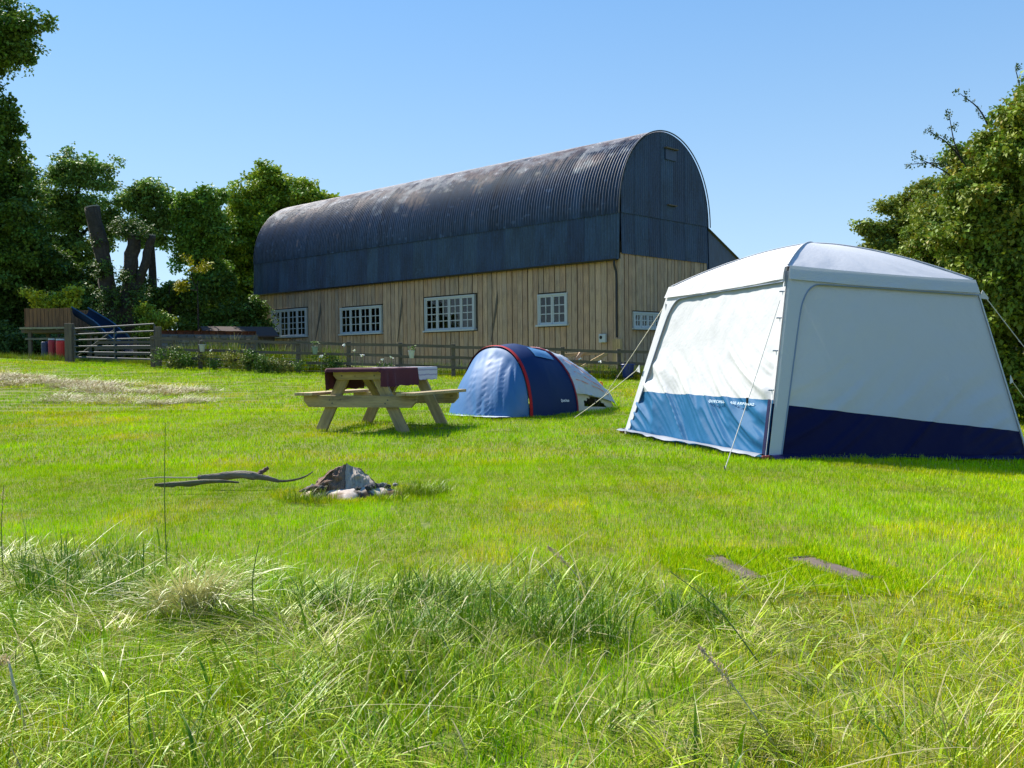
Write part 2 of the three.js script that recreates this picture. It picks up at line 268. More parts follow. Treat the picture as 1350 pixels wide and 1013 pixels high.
// ---------------------------------------------------------------- the big frame tent
const weave = tex(256, 256, (u, v) => { const k = 0.5 + 0.25 * (vnoise(u * 128, v * 128, 81, 128, 128) - 0.5) + 0.5 * (vnoise(u * 12, v * 12, 82, 12, 12) - 0.5); return [k, k, k]; });
function textTex(w, h, draw) { const c = document.createElement('canvas'); c.width = w; c.height = h; const x = c.getContext('2d'); draw(x, w, h); const t = new THREE.CanvasTexture(c); t.colorSpace = THREE.SRGBColorSpace; t.magFilter = THREE.LinearFilter; return t; }
const F = {
  white: mat({ color: col(0.545, 0.55, 0.555), roughness: 0.75, transmission: 0.16, thickness: 0, bumpMap: weave, bumpScale: 0.0025 }),
  roof: mat({ color: col(0.54, 0.545, 0.555), roughness: 0.7, transmission: 0.14, thickness: 0, bumpMap: weave, bumpScale: 0.0015 }),
  piping: mat({ color: col(0.20, 0.25, 0.33), roughness: 0.7 }),
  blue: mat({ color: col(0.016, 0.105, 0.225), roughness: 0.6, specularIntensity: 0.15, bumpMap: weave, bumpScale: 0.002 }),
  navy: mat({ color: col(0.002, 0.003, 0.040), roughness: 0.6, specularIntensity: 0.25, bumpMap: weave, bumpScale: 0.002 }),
  skirt: mat({ color: col(0.20, 0.22, 0.26), roughness: 0.5 }),
  red: mat({ color: col(0.34, 0.012, 0.016), roughness: 0.7, specularIntensity: 0.4 }), orange: mat({ color: col(0.75, 0.16, 0.04), roughness: 0.6 }),
};
{
  const t = thing('frame_tent', 'large square white frame tent with blue lower walls and domed roof', 'tent', [2.18, 0.018, -8.281]);
  const O = V(2.18, 0.018, -8.281);
  const B = [V(2.18, 0.012, -8.281), V(1.295, 0.05, -11.05), V(4.128, -0.09, -12.147), V(5.013, -0.13, -9.378)].map((p) => p.sub(O));
  const E = [V(2.531, 1.746, -8.85), V(1.778, 1.700, -10.75), V(3.826, 1.61, -11.5), V(4.579, 1.656, -9.6)].map((p) => p.sub(O));
  const mid = B[0].clone().add(B[2]).multiplyScalar(0.5);
  // sides: [from corner, to corner, band height at from, at to, band material, fold strength]
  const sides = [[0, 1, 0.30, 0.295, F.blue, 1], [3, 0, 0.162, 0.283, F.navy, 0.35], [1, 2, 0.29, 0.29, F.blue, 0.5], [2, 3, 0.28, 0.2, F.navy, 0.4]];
  for (const [a, b, va, vb, bandM, fold] of sides) {
    const n = B[b].clone().sub(B[a]).cross(E[a].clone().sub(B[a])).normalize(); if (n.dot(B[a].clone().lerp(B[b], 0.5).sub(mid)) < 0) n.negate();
    const len = B[a].distanceTo(B[b]), hgt = B[a].distanceTo(E[a]);
    const at = (u, v, d = 0) => B[a].clone().lerp(B[b], u).lerp(E[a].clone().lerp(E[b], u), v).addScaledVector(n, d);
    const uu = a === 0 ? (u) => u : (u) => 1 - u;   // distance from the near corner
    const wr = (u, v) => { // folds dragged down towards the near corner
      const x = uu(u) * len, y = v * hgt, c = y - 0.62 * x + 0.10 * Math.sin(x * 2.2), w = 1 - sstep(0.32, 0.62, v);
      const rid = (q, k) => Math.pow(1 - Math.abs(vnoise(q, k, 91) * 2 - 1), 1.6);
      const f = rid(c * 8.5, x * 1.1) * 0.055 + rid(c * 15 + 5, x * 2.1) * 0.016;
      const edge = sstep(0, 0.05, u) * sstep(0, 0.05, 1 - u);
      return ((f - 0.02) * fold * (0.05 + 0.95 * w) * sstep(-0.02, 0.05, v) + (fbm(x * 2.2, y * 2.2, 95, 3) - 0.5) * 0.016 + (vnoise(x * 9 - y * 5, y * 6 + x * 3, 96) - 0.5) * 0.004) * edge;
    };
    const vband = (u) => lerp(va, vb, u);
    part(t, 'wall_panel', surf(110, 60, (u, v) => at(u, lerp(vband(u), 0.97, v), wr(u, lerp(vband(u), 0.97, v))), [6, 4]), F.white);
    part(t, 'lower_band', surf(130, 40, (u, v) => at(u, lerp(0.0, vband(u), v), wr(u, lerp(0.0, vband(u), v))), [6, 1]), bandM);
    // sleeve round the panel: corner strips and top strip with rounded inner corners
    const s = new THREE.Shape([[-0.003, 0], [1, 0], [1, 0.985], [-0.003, 0.985]].map((q) => new THREE.Vector2(...q))), tp = 0.905, hole = new THREE.Path();
    hole.moveTo(0.004, 0.001); hole.lineTo(0.004, tp + 0.004); hole.lineTo(0.84, tp); hole.quadraticCurveTo(0.905, tp, 0.925, tp - 0.12); hole.quadraticCurveTo(0.935, tp - 0.2, 0.958, 0.001); hole.closePath(); s.holes.push(hole);
    const sg = new THREE.ShapeGeometry(s, 12), sp = sg.attributes.position; const uv = [];
    for (let i = 0; i < sp.count; i++) { const u = sp.getX(i), v = sp.getY(i), p = at(u, v, 0.022); uv.push(u * 6, v * 4); sp.setXYZ(i, p.x, p.y, p.z); } sg.setAttribute('uv', new THREE.Float32BufferAttribute(uv, 2)); sg.computeVertexNormals();
    part(t, 'corner_sleeve', sg, F.white);
    const hp = hole.getPoints(10).slice(1).map((q) => at(q.x, Math.max(0.01, q.y), 0.024));
    part(t, 'piping', tube(hp.slice(0, -1), 0.007, 5, 120), F.piping);
    // valance hanging from the eave
    part(t, 'valance', surf(60, 5, (u, v) => { const p = at(u, 0.995 - v * 0.075, 0.030 + v * 0.012 + (vnoise(u * 16, v * 2 + a, 97) - 0.5) * 0.012 * v); p.y -= 0.012 * Math.sin(Math.PI * u) ; return p; }, [6, 0.4]), F.white);
    // ground skirt; on the navy sides shade is put into its colour
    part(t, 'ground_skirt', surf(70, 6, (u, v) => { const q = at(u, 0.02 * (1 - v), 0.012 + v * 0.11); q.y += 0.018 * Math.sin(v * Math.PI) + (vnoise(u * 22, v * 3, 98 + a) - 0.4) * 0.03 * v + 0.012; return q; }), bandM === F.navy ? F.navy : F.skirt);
    // dark pole edge on the lower corner
    if (a === 0) part(t, 'corner_strip', surf(1, 8, (u, v) => at(lerp(0.000, 0.016, u), v * 0.30, 0.027)), F.navy);
  }
  // domed roof: four bulging panels meeting at the ribs, hub in the middle
  const eaveAt = (p, q) => { const u = (p + 1) / 2, v = (q + 1) / 2; return E[0].clone().lerp(E[3], u).lerp(E[1].clone().lerp(E[2], u), v); };
  const panels = [[1, 0], [-1, 0], [0, 1], [0, -1]], rise = 0.42;
  const roofH = (m) => rise * (1 - Math.pow(m, 1.55));
  for (const [sx, sz] of panels) {
    part(t, 'roof_panel', surf(40, 28, (u, v) => {
      const m = lerp(0.02, 1.02, v), k = (u * 2 - 1) * m, p = sx ? sx * m : k, q = sx ? k : sz * m, c = eaveAt(p, q), w = 1 - Math.pow(Math.abs(u * 2 - 1), 2);
      c.y += roofH(Math.min(m, 1)) - 0.028 * w * m * (1 - m * 0.6) + (vnoise(u * 20, v * 4 + sx * 3 + sz, 99) - 0.5) * 0.014 * sstep(0.55, 0.98, m) * (1 - sstep(0.97, 1.02, m)) + (fbm(p * 3, q * 3, 100) - 0.5) * 0.008;
      if (m > 1) c.y -= 0.012; return c;
    }, [5, 3]), F.roof);
  }
  for (const [sx, sz] of [[-1, -1], [1, -1], [-1, 1], [1, 1]]) { const pts = []; for (let i = 0; i <= 14; i++) { const m = i / 14, c = eaveAt(sx * m, sz * m); c.y += roofH(m) + 0.006; pts.push(c); } part(t, 'roof_seam', tube(pts, 0.007, 6, 30), F.roof); }
  // steel frame inside, peg loops, guy ropes with pegs
  for (let i = 0; i < 4; i++) {
    const inw = mid.clone().sub(B[i]).setY(0).normalize().multiplyScalar(0.06);
    part(t, 'pole', rod(B[i].clone().add(inw), E[i].clone().add(inw), 0.013), M.steel);
    part(t, 'foot_loop', new RoundedBoxGeometry(0.07, 0.05, 0.03, 1, 0.008).translate(B[i].x - inw.x * 0.6, B[i].y + 0.03, B[i].z - inw.z * 0.6), mat({ color: col(0.20, 0.03, 0.025), roughness: 0.6 }));
  }
  const rope = (a, b, flap) => { a = V(...a).sub(O); b = V(...b).sub(O); const m1 = a.clone().lerp(b, 0.33), m2 = a.clone().lerp(b, 0.66); m1.y -= 0.012; m2.y -= 0.014; const o = part(t, 'guy_rope', tube([a, m1, m2, b], 0.0042, 5, 24), M.rope); part(o, 'peg', rod(b.clone().add(V(0, 0.04, 0)), b.clone().add(V(0.02, -0.12, 0.03)), 0.005, 0.004, 6), M.steel); const k = a.clone().lerp(b, 0.62); part(o, 'tensioner', new RoundedBoxGeometry(0.018, 0.05, 0.018, 1, 0.004).translate(k.x, k.y, k.z), M.black); if (flap) { const f = new THREE.Shape([new THREE.Vector2(-0.03, 0.045), new THREE.Vector2(-0.03, -0.045), new THREE.Vector2(0.07, -0.008), new THREE.Vector2(0.07, 0.008)]); const g = new THREE.ExtrudeGeometry(f, { depth: 0.004, bevelEnabled: false }); const d = b.clone().sub(a); g.rotateZ(Math.atan2(d.y, Math.hypot(d.x, d.z)) * 0.6); g.rotateY(-Math.atan2(d.z, d.x)); g.translate(a.x - d.x * 0.01, a.y, a.z - d.z * 0.01); part(o, 'tie_flap', g, F.white); } };
  rope([1.70, 1.48, -10.79], [1.28, 0.17, -14.75], 1);
  rope([1.43, 0.79, -10.98], [0.84, 0.115, -13.12], 1);
  rope([2.42, 1.42, -8.72], [1.661, 0.018, -7.576], 0);
  rope([4.70, 1.50, -9.62], [6.1, -0.08, -9.9], 1);
  rope([4.92, 0.66, -9.52], [6.2, -0.06, -11.0], 1);
  rope([4.0, 1.4, -11.6], [5.0, 0.05, -13.4], 0);
  for (const v of [0.35, 0.55, 0.72, 0.86]) { const p = B[0].clone().lerp(E[0], v); part(t, 'toggle', new RoundedBoxGeometry(0.05, 0.012, 0.012, 1, 0.004).translate(p.x - 0.03, p.y, p.z + 0.005), F.piping); }
  // printed lettering on the lit lower band
  const a0 = B[0], b0 = B[1], n0 = b0.clone().sub(a0).cross(E[0].clone().sub(a0)).normalize(); if (n0.dot(a0.clone().lerp(b0, 0.5).sub(mid)) < 0) n0.negate();
  const lt = textTex(1024, 128, (x, w, h) => { x.clearRect(0, 0, w, h); x.fillStyle = '#b9cbd8'; x.font = 'italic bold 74px sans-serif'; x.fillText('QUECHUA', 20, 88); x.font = 'bold 70px sans-serif'; x.fillText('BASE ARPENAZ', 410, 88); });
  part(t, 'lettering', surf(30, 2, (u, v) => { const uu2 = lerp(0.40, 0.05, u), vv = lerp(0.250, 0.285, v); return a0.clone().lerp(b0, uu2).lerp(E[0].clone().lerp(E[1], uu2), vv).addScaledVector(n0, 0.030); }), mat({ map: lt, alphaTest: 0.4, roughness: 0.6 }));
}
// ---------------------------------------------------------------- the pop-up tent
{
  const t = thing('popup_tent', 'small low pop-up tent, blue with red piping and silver-white rear', 'tent', [-0.26, 0.12, -13.94], 0.70);
  const key = (tab, s) => { for (let i = 0; i < tab.length - 1; i++) if (s <= tab[i + 1][0]) { const k = clamp((s - tab[i][0]) / (tab[i + 1][0] - tab[i][0]), 0, 1); return lerp(tab[i][1], tab[i + 1][1], k * k * (3 - 2 * k) * 0.35 + k * 0.65); } return tab[tab.length - 1][1]; };
  const H = [[0, 0.985], [0.3, 1.035], [0.75, 0.96], [1.1, 0.86], [1.5, 0.68], [1.9, 0.43], [2.22, 0.06]], HW = [[0, 0.78], [0.4, 0.80], [1.0, 0.71], [1.5, 0.62], [1.9, 0.52], [2.22, 0.34]];
  // local: x rearwards, z towards the near side; angle q from near ground (0) over the top to the far ground (pi)
  const at = (s, q, d = 0) => { const h = key(H, s), w = key(HW, s), c = Math.cos(q), sn = Math.sin(q); return V(s, (h + d) * Math.pow(Math.max(0, sn), 0.92), (w + d) * Math.sign(c) * Math.pow(Math.abs(c), 0.86)); };
  const seam = (q) => 0.72 + 0.26 * Math.pow(Math.abs(Math.cos(q)), 1.4);
  const sil = mat({ color: col(0.44, 0.47, 0.52), roughness: 0.5, transmission: 0.08, thickness: 0 });
  const navy2 = mat({ color: col(0.004, 0.020, 0.085), roughness: 0.55, specularIntensity: 0.4 }), front = mat({ color: col(0.030, 0.125, 0.30), roughness: 0.45, sheen: 0.25, sheenColor: col(0.45, 0.65, 0.9), sheenRoughness: 0.35 });  // front: the navy fabric lightened, grazing sun sheen painted into its colour
  const wr = (s, q) => (fbm(s * 4, q * 3, 110, 3) - 0.5) * 0.03;
  part(t, 'body', surf(40, 60, (u, v) => { const q = v * Math.PI, s = u * seam(q); return at(s, q, wr(s, q) * Math.sin(Math.PI * u)); }), navy2);
  part(t, 'rear_fly', surf(40, 60, (u, v) => { const q = lerp(0.30, Math.PI - 0.3, v), s0 = seam(q), s = lerp(s0, 2.2 - 0.12 * Math.pow(Math.abs(Math.cos(q)), 2), u); const p = at(s, q, 0.02 + wr(s * 2, q) * 1.0 + (Math.pow(1 - Math.abs(vnoise(s * 7 + q * 3, q * 4 - s * 2, 119) * 2 - 1), 2) - 0.3) * 0.022); return p; }), sil);
  { // inner rear wall with a real vent opening low on each flank
    const nu = 30, nv = 60, g = surf(nu, nv, (u, v) => { const q = v * Math.PI, s = lerp(seam(q), 2.22, u); return at(s, q, -0.03); }), keep = [], ix = g.index.array;
    for (let k = 0; k < ix.length; k += 6) { const cell = k / 6, u = (cell % nu + 0.5) / nu, q = (Math.floor(cell / nu) + 0.5) / nv * Math.PI, e = Math.min(q, Math.PI - q); if (u > 0.16 && u < 0.62 && e > 0.10 && e < 0.16 + 0.16 * Math.sin(Math.PI * clamp((u - 0.16) / 0.46, 0, 1))) continue; for (let j = 0; j < 6; j++) keep.push(ix[k + j]); }
    g.setIndex(keep); part(t, 'inner_rear', g, mat({ color: col(0.50, 0.48, 0.41), roughness: 0.8 }));
  }
  // front door panel: ruled from the hoop down to a toe line on the ground
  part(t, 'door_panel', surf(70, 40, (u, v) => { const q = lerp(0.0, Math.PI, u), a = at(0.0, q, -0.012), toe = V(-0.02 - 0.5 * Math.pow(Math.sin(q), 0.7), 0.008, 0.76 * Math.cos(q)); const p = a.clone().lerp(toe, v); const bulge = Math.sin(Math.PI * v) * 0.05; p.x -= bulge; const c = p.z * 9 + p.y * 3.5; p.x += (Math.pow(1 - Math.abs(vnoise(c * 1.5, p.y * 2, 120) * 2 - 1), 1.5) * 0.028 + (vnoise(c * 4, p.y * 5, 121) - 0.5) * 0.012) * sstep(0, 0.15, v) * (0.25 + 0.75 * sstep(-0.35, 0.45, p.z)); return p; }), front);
  part(t, 'threshold', surf(30, 4, (u, v) => V(lerp(-0.30, -0.56, v) - 0.05 * Math.sin(u * Math.PI), 0.016 + 0.012 * vnoise(u * 14, v * 3, 122), lerp(0.72, -0.6, u))), mat({ color: col(0.42, 0.48, 0.56), roughness: 0.5 }));
  const hoop = [], hoop2 = [], band = []; for (let i = 0; i <= 40; i++) { const q = lerp(0.01, Math.PI - 0.01, i / 40); hoop.push(at(0.0, q, 0.004)); const q2 = lerp(0.02, Math.PI - 0.02, i / 40); hoop2.push(at(seam(q2), q2, 0.01)); }
  part(t, 'hoop_piping', surf(60, 4, (u, v) => { const q = lerp(0.0, Math.PI, u); return at(lerp(-0.006, 0.046, v), q, 0.014 + 0.008 * Math.sin(v * Math.PI)); }), F.red);
  part(t, 'seam_piping', tube(hoop2, 0.014, 6, 80), mat({ color: col(0.22, 0.012, 0.03), roughness: 0.6 }));
  part(t, 'top_vent', surf(14, 10, (u, v) => at(lerp(0.34, 0.72, u), lerp(0.92, 1.2, v) , 0.012 + 0.012 * Math.sin(Math.PI * u) * Math.sin(Math.PI * v))), mat({ color: col(0.10, 0.24, 0.42), roughness: 0.45 }));
  for (const [q0, q1, s0, s1] of [[0.55, 0.50, 1.02, 1.85], [0.72, 0.60, 1.05, 1.7], [1.0, 0.8, 0.95, 1.5]]) { const pts = []; for (let i = 0; i <= 8; i++) pts.push(at(lerp(s0, s1, i / 8), lerp(q0, q1, i / 8), 0.03)); part(t, 'cord', tube(pts, 0.004, 5, 20), F.orange); }
  part(t, 'cord_loop', new THREE.TorusGeometry(0.035, 0.012, 6, 12).translate(1.92, 0.40, 0.26), F.orange);
  const lg = textTex(256, 64, (x, w, h) => { x.clearRect(0, 0, w, h); x.fillStyle = '#e8eef4'; x.font = 'bold 52px sans-serif'; x.fillText('Quechua', 14, 48); });
  part(t, 'lettering', surf(8, 3, (u, v) => at(lerp(0.58, 0.80, u), lerp(0.15, 0.215, v), 0.016)), mat({ map: lg, alphaTest: 0.4, roughness: 0.6 }));
}

// ---------------------------------------------------------------- picnic table with its cloths
{
  const px = -1.62, pz = -12.15, py = ground(px, pz);
  const TURN = -0.36;
  const t = thing('picnic_table', 'pale timber A-frame picnic table with attached bench seats', 'picnic table', [px, py, pz], TURN);
  const r = rng(31), tm = () => M.table[Math.floor(r() * 3)];
  const Lt = 1.5, TH = 0.745;
  for (let i = 0; i < 5; i++) part(t, 'top_plank', plank(0.135, 0.036, Lt, -0.288 + i * 0.144, TH - 0.018, 0, 'z', i, 0.006), tm());
  for (const s of [-1, 1]) for (let k = 0; k < 2; k++) part(t, 'seat_plank', plank(0.12, 0.036, Lt, s * (0.625 + k * 0.13), 0.442, 0, 'z', 10 + k + s, 0.006), tm());
  for (const e of [-1, 1]) {
    const z = e * 0.56, beam = (w, h, y, ch) => { const s = new THREE.Shape([[-w / 2, h / 2], [w / 2, h / 2], [w / 2, -h / 2 + ch], [w / 2 - ch, -h / 2], [-w / 2 + ch, -h / 2], [-w / 2, -h / 2 + ch]].map((p) => new THREE.Vector2(...p))); const g = new THREE.ExtrudeGeometry(s, { depth: 0.04, bevelEnabled: true, bevelSize: 0.004, bevelThickness: 0.004, bevelSegments: 1 }); return woodUV(g, 'x', 40 + y * 10 + e).translate(0, y, 0); };
    part(t, 'seat_beam', beam(1.52, 0.135, 0.352, 0.07).translate(0, 0, z + e * 0.045 - 0.02), tm());
    const tb = part(t, 'top_beam', beam(0.68, 0.09, 0.662, 0.05).translate(0, 0, z + e * 0.045 - 0.02), tm());
    for (const s of [-1, 1]) {
      const g = plank(0.14, 0.86, 0.045, 0, 0, 0, 'y', 50 + e * 3 + s, 0.005); g.rotateZ(s * 0.47); g.translate(s * 0.385, 0.342, z - e * 0.006);
      const leg = part(t, 'leg', g, tm());
      for (const [bx, by] of [[0.335, 0.37], [0.30, 0.33], [0.22, 0.66]]) part(leg, 'bolt', new THREE.CylinderGeometry(0.009, 0.009, 0.008, 8).rotateX(Math.PI / 2).translate(s * (bx + (by > 0.5 ? 0 : 0.06)), by, z + e * 0.07), M.steel);
    }
    const br = plank(0.09, 0.62, 0.04, 0, 0, 0, 'y', 70 + e); br.rotateX(e * 0.9); br.translate(0, 0.52, e * 0.30); part(t, 'brace', br, tm());
  }
  // two cloths over the planks, hanging down both long sides
  const cloth = (z0, z1, dropL, dropR, seed) => { const hw = 0.366, tot = dropL + dropR + hw * 2; return surf(64, 40, (u, v) => { let z = lerp(z0, z1, v); const d = u * tot; let x, y = TH + 0.008; if (z > 0.752) { y -= (z - 0.752); z = 0.757 + (z - 0.752) * 0.1; } const n = (vnoise(z * 11, seed) - 0.5), n2 = vnoise(z * 23, seed + 3) - 0.5;
    if (d < dropL) { const k = (dropL - d); x = -hw - 0.012 - n * 0.05 * k / 0.2 - k * 0.03; y -= k + n2 * 0.02 * k / 0.2; } else if (d > dropL + 2 * hw) { const k = d - dropL - 2 * hw; x = hw + 0.012 + n * 0.05 * k / 0.2 + k * 0.05; y -= k + n2 * 0.02 * k / 0.2; } else { x = d - dropL - hw; y += (fbm(x * 7, z * 7, seed) - 0.4) * 0.008; const ex = hw - Math.abs(x); if (ex < 0.015) y -= (0.015 - ex) * 0.4; }
    return V(x, y, z); }, [tot * 4, Math.abs(z1 - z0) * 4]); };
  const weft = tex(128, 128, (u, v) => { const b = Math.floor(v * 32) % 2, k = 0.8 + 0.25 * vnoise(u * 64, v * 64, 131, 64, 64) - 0.12 * b; return [k, k, k]; });
  const stripe = tex(64, 256, (u, v) => { const b = (Math.floor(u * 16) % 4 === 0) ? 1 : 0, k = 0.85 + 0.2 * vnoise(u * 64, v * 128, 132, 64, 128); return [k * (b ? 0.55 : 1), k * (b ? 0.52 : 1), k * (b ? 0.7 : 1)]; });
  const c1 = single('tablecloth', 'dark maroon cloth draped over the near half of the picnic table', 'tablecloth', cloth(0.80, -0.22, 0.26, 0.22, 5), mat({ color: col(0.085, 0.014, 0.026), map: weft, roughness: 0.9, sheen: 0.5, sheenColor: col(0.5, 0.3, 0.35), sheenRoughness: 0.5 }));
  c1.userData.label = 'dark maroon cloth draped over one half of the picnic table';
  const c2 = single('tablecloth', 'white cloth with faint lilac stripes hanging off the picnic table', 'tablecloth', cloth(-0.215, -0.80, 0.24, 0.16, 9), mat({ color: col(0.52, 0.51, 0.55), map: stripe, roughness: 0.9 }));
  for (const c of [c1, c2]) { c.position.set(px, py, pz); c.rotation.y = TURN; }
}
// ---------------------------------------------------------------- the burnt-out fire
{
  const fx = -1.1, fz = -6.55, fy = ground(fx, fz);
  const asht = tex(256, 256, (u, v) => { const n = vnoise(u * 40, v * 40, 141, 40, 40), n2 = vnoise(u * 12, v * 12, 142, 12, 12), n3 = vnoise(u * 100, v * 100, 143, 100, 100); let k = 0.42 + 0.35 * n + 0.25 * n3; if (n2 < 0.33) k *= 0.35; const br = n2 > 0.66 ? 0.12 : 0; return [k + br * 0.4, k * 0.93, k * 0.86 - br * 0.3]; });
  const rim = (a) => 0.30 + 0.14 * (fbm(Math.cos(a) * 2.2 + 5, Math.sin(a) * 2.2 + 5, 144, 3) - 0.5) * 2;
  const bed = surf(80, 20, (u, v) => { const a = u * Math.PI * 2, rr = v * rim(a); const x = Math.cos(a) * rr * 1.08, z = Math.sin(a) * rr * 0.95; return V(x, 0.055 * (1 - v * v) + (fbm(x * 18 + 9, z * 18 + 9, 145) - 0.35) * 0.016 * (1 - v * 0.6) + 0.014 - 0.02 * sstep(0.8, 1, v), z); }, [1, 1]);
  { const p = bed.attributes.position, cl = []; for (let i = 0; i < p.count; i++) { const x = p.getX(i), z = p.getZ(i), q = Math.hypot(x / 1.08, z / 0.95) / rim(Math.atan2(z / 0.95, x / 1.08)), k = sstep(0.78, 0.92, q + (fbm(x * 14 + 3, z * 14, 147) - 0.5) * 0.7); cl.push(lerp(1, 0.42, k), lerp(1, 0.27, k), lerp(1, 0.16, k)); } bed.setAttribute('color', new THREE.Float32BufferAttribute(cl, 3)); }
  { const u2 = bed.attributes.uv, p = bed.attributes.position; for (let i = 0; i < u2.count; i++) u2.setXY(i, p.getX(i) * 1.2, p.getZ(i) * 1.2); }
  const ash = single('ash_bed', 'patch of pale grey ash and burnt turf on the lawn', 'fire pit', bed, mat({ color: col(0.56, 0.53, 0.50), map: asht, roughness: 1, vertexColors: true })); ash.position.set(fx, fy, fz);
  // split log: wedge with a pale grey cut face and a charred brown side
  const log = thing('charred_log', 'chunky split log, grey face and burnt brown side, in the ash', 'log', [fx - 0.01, fy + 0.045, fz + 0.02], 0.25);
  const quad = (a, b, c, d, seed, amp, m, label, name) => { const n = V(...b).sub(V(...a)).cross(V(...d).sub(V(...a))).normalize(); const g = surf(22, 22, (u, v) => { const p = V(...a).lerp(V(...b), u).lerp(V(...d).lerp(V(...c), u), v), e = Math.sin(Math.PI * u) * Math.sin(Math.PI * v); p.addScaledVector(n, (fbm(u * 5 + seed, v * 5, 150 + seed, 4) - 0.45) * amp * (0.15 + e) + e * 0.012); p.x += (vnoise(v * 6, seed, 3) - 0.5) * 0.012; p.y += (vnoise(u * 6, seed, 4) - 0.5) * 0.014; return p; }, [0.4, 0.3]); part(log, name, g, m, label); };
  log.scale.set(1.25, 0.80, 1.1); const A = [-0.20, -0.01, 0.05], B = [-0.035, -0.01, 0.15], C = [0.155, -0.01, 0.07], D = [0.13, -0.01, -0.13], Eb = [-0.16, -0.01, -0.12], T1 = [-0.012, 0.205, 0.0], T0 = [-0.105, 0.148, 0.045], T2 = [0.11, 0.09, -0.05], T3 = [0.0, 0.16, -0.12], T4 = [-0.12, 0.11, -0.1];
  const burnt = mat({ color: col(0.17, 0.105, 0.07), roughness: 0.95, bumpMap: woodBump, bumpScale: 0.02 });
  quad(A, B, T1, T0, 1, 0.085, burnt, 'burnt dark brown side', 'bark_side');
  quad(B, C, T2, T1, 2, 0.06, wood(0.50, 0.44, 0.38, { bumpScale: 0.012 }), 'pale grey cracked face', 'cut_face');
  quad(C, D, T3, T2, 3, 0.04, burnt, undefined, 'bark_side'); quad(Eb, A, T0, T4, 4, 0.04, burnt, undefined, 'bark_side'); quad(T0, T1, T3, T4, 5, 0.02, burnt, undefined, 'bark_side'); quad(T1, T2, T2, T3, 6, 0.02, burnt, undefined, 'bark_side'); quad(D, Eb, T4, T3, 7, 0.02, burnt, undefined, 'bark_side');
  part(log, 'split_chunk', limb([V(-0.27, 0.0, 0.09), V(-0.20, 0.02, 0.09), V(-0.12, 0.03, 0.10)], [0.006, 0.018, 0.012], 6, 5, 0.9), mat({ color: col(0.09, 0.055, 0.04), roughness: 0.95 }));
  const r = rng(53);
  const spots = [[0.17, 0.09, 0.042], [0.225, 0.06, 0.036], [0.26, 0.10, 0.028], [0.14, 0.15, 0.03], [-0.24, 0.12, 0.035], [-0.17, 0.17, 0.028], [0.08, 0.2, 0.024], [0.3, 0.02, 0.025]];
  spots.forEach(([x, z, s], i) => {
    s *= 0.72; const g = new THREE.IcosahedronGeometry(s, 3), p = g.attributes.position; for (let k = 0; k < p.count; k++) { const a = p.getX(k) / s, b = p.getY(k) / s, c = p.getZ(k) / s, q = 0.35 + 1.3 * fbm(a * 2.2 + i * 7, b * 2.2 + c * 1.7, 155, 3); p.setXYZ(k, p.getX(k) * q * 1.25, p.getY(k) * q * 0.75, p.getZ(k) * q); } g.computeVertexNormals();
    const grey = i % 3 === 1; const o = single('charcoal_lump', grey ? 'ash-grey burnt lump lying in the fire ash' : 'black charcoal lump lying in the fire ash', 'charcoal', g, mat({ color: grey ? col(0.17, 0.165, 0.16) : col(0.03, 0.032, 0.038), roughness: 0.9 }), grey ? 'grey lumps in the ash' : 'charcoal in the ash');
    o.position.set(fx + x, fy + 0.062, fz + z); o.rotation.y = r() * 6;
  });
}
// ---------------------------------------------------------------- fallen branches beside the fire
{
  const bm = mat({ color: col(0.20, 0.165, 0.125), roughness: 0.9, bumpMap: woodBump, bumpScale: 0.01 });
  const y = (x, z, h) => V(x, ground(x, z) + h + 0.018, z);
  const a = thing('fallen_branch', 'thick bowed grey branch ending in a thin bent twig on the lawn', 'branch');
  part(a, 'stem', limb([y(-2.27, -6.95, 0.055), y(-2.1, -6.95, 0.062), y(-1.92, -6.93, 0.075), y(-1.78, -6.90, 0.055), y(-1.68, -6.9, 0.03)], [0.017, 0.027, 0.029, 0.019, 0.010], 9, 3, 0.55), bm);
  part(a, 'twig', limb([y(-1.69, -6.9, 0.03), y(-1.58, -6.9, 0.035), y(-1.5, -6.92, 0.055), y(-1.44, -6.95, 0.09)], [0.011, 0.009, 0.007, 0.004], 6, 4, 0.3), bm);
  part(a, 'stub', limb([y(-1.84, -6.96, 0.07), y(-1.80, -6.99, 0.10), y(-1.775, -7.0, 0.118)], [0.018, 0.014, 0.012], 7, 5, 0.5), mat({ color: col(0.12, 0.07, 0.045), roughness: 0.9 }));
  const b = thing('fallen_branch', 'straight mossy branch lying under the bowed grey one', 'branch');
  part(b, 'stem', limb([y(-2.50, -6.72, 0.035), y(-2.34, -6.76, 0.030), y(-2.12, -6.78, 0.048), y(-1.95, -6.86, 0.03)], [0.010, 0.020, 0.018, 0.006], 8, 6, 0.6), mat({ color: col(0.16, 0.15, 0.09), roughness: 0.9, bumpMap: woodBump, bumpScale: 0.01 }));
  const c = thing('fallen_branch', 'thin pale twig reaching away from the branch pile', 'branch');
  part(c, 'stem', limb([y(-2.72, -7.0, 0.04), y(-2.6, -7.02, 0.05), y(-2.45, -7.0, 0.05), y(-2.2, -6.98, 0.05)], [0.003, 0.004, 0.005, 0.006], 6, 7, 0.2), mat({ color: col(0.34, 0.30, 0.22), roughness: 0.9 }));
}
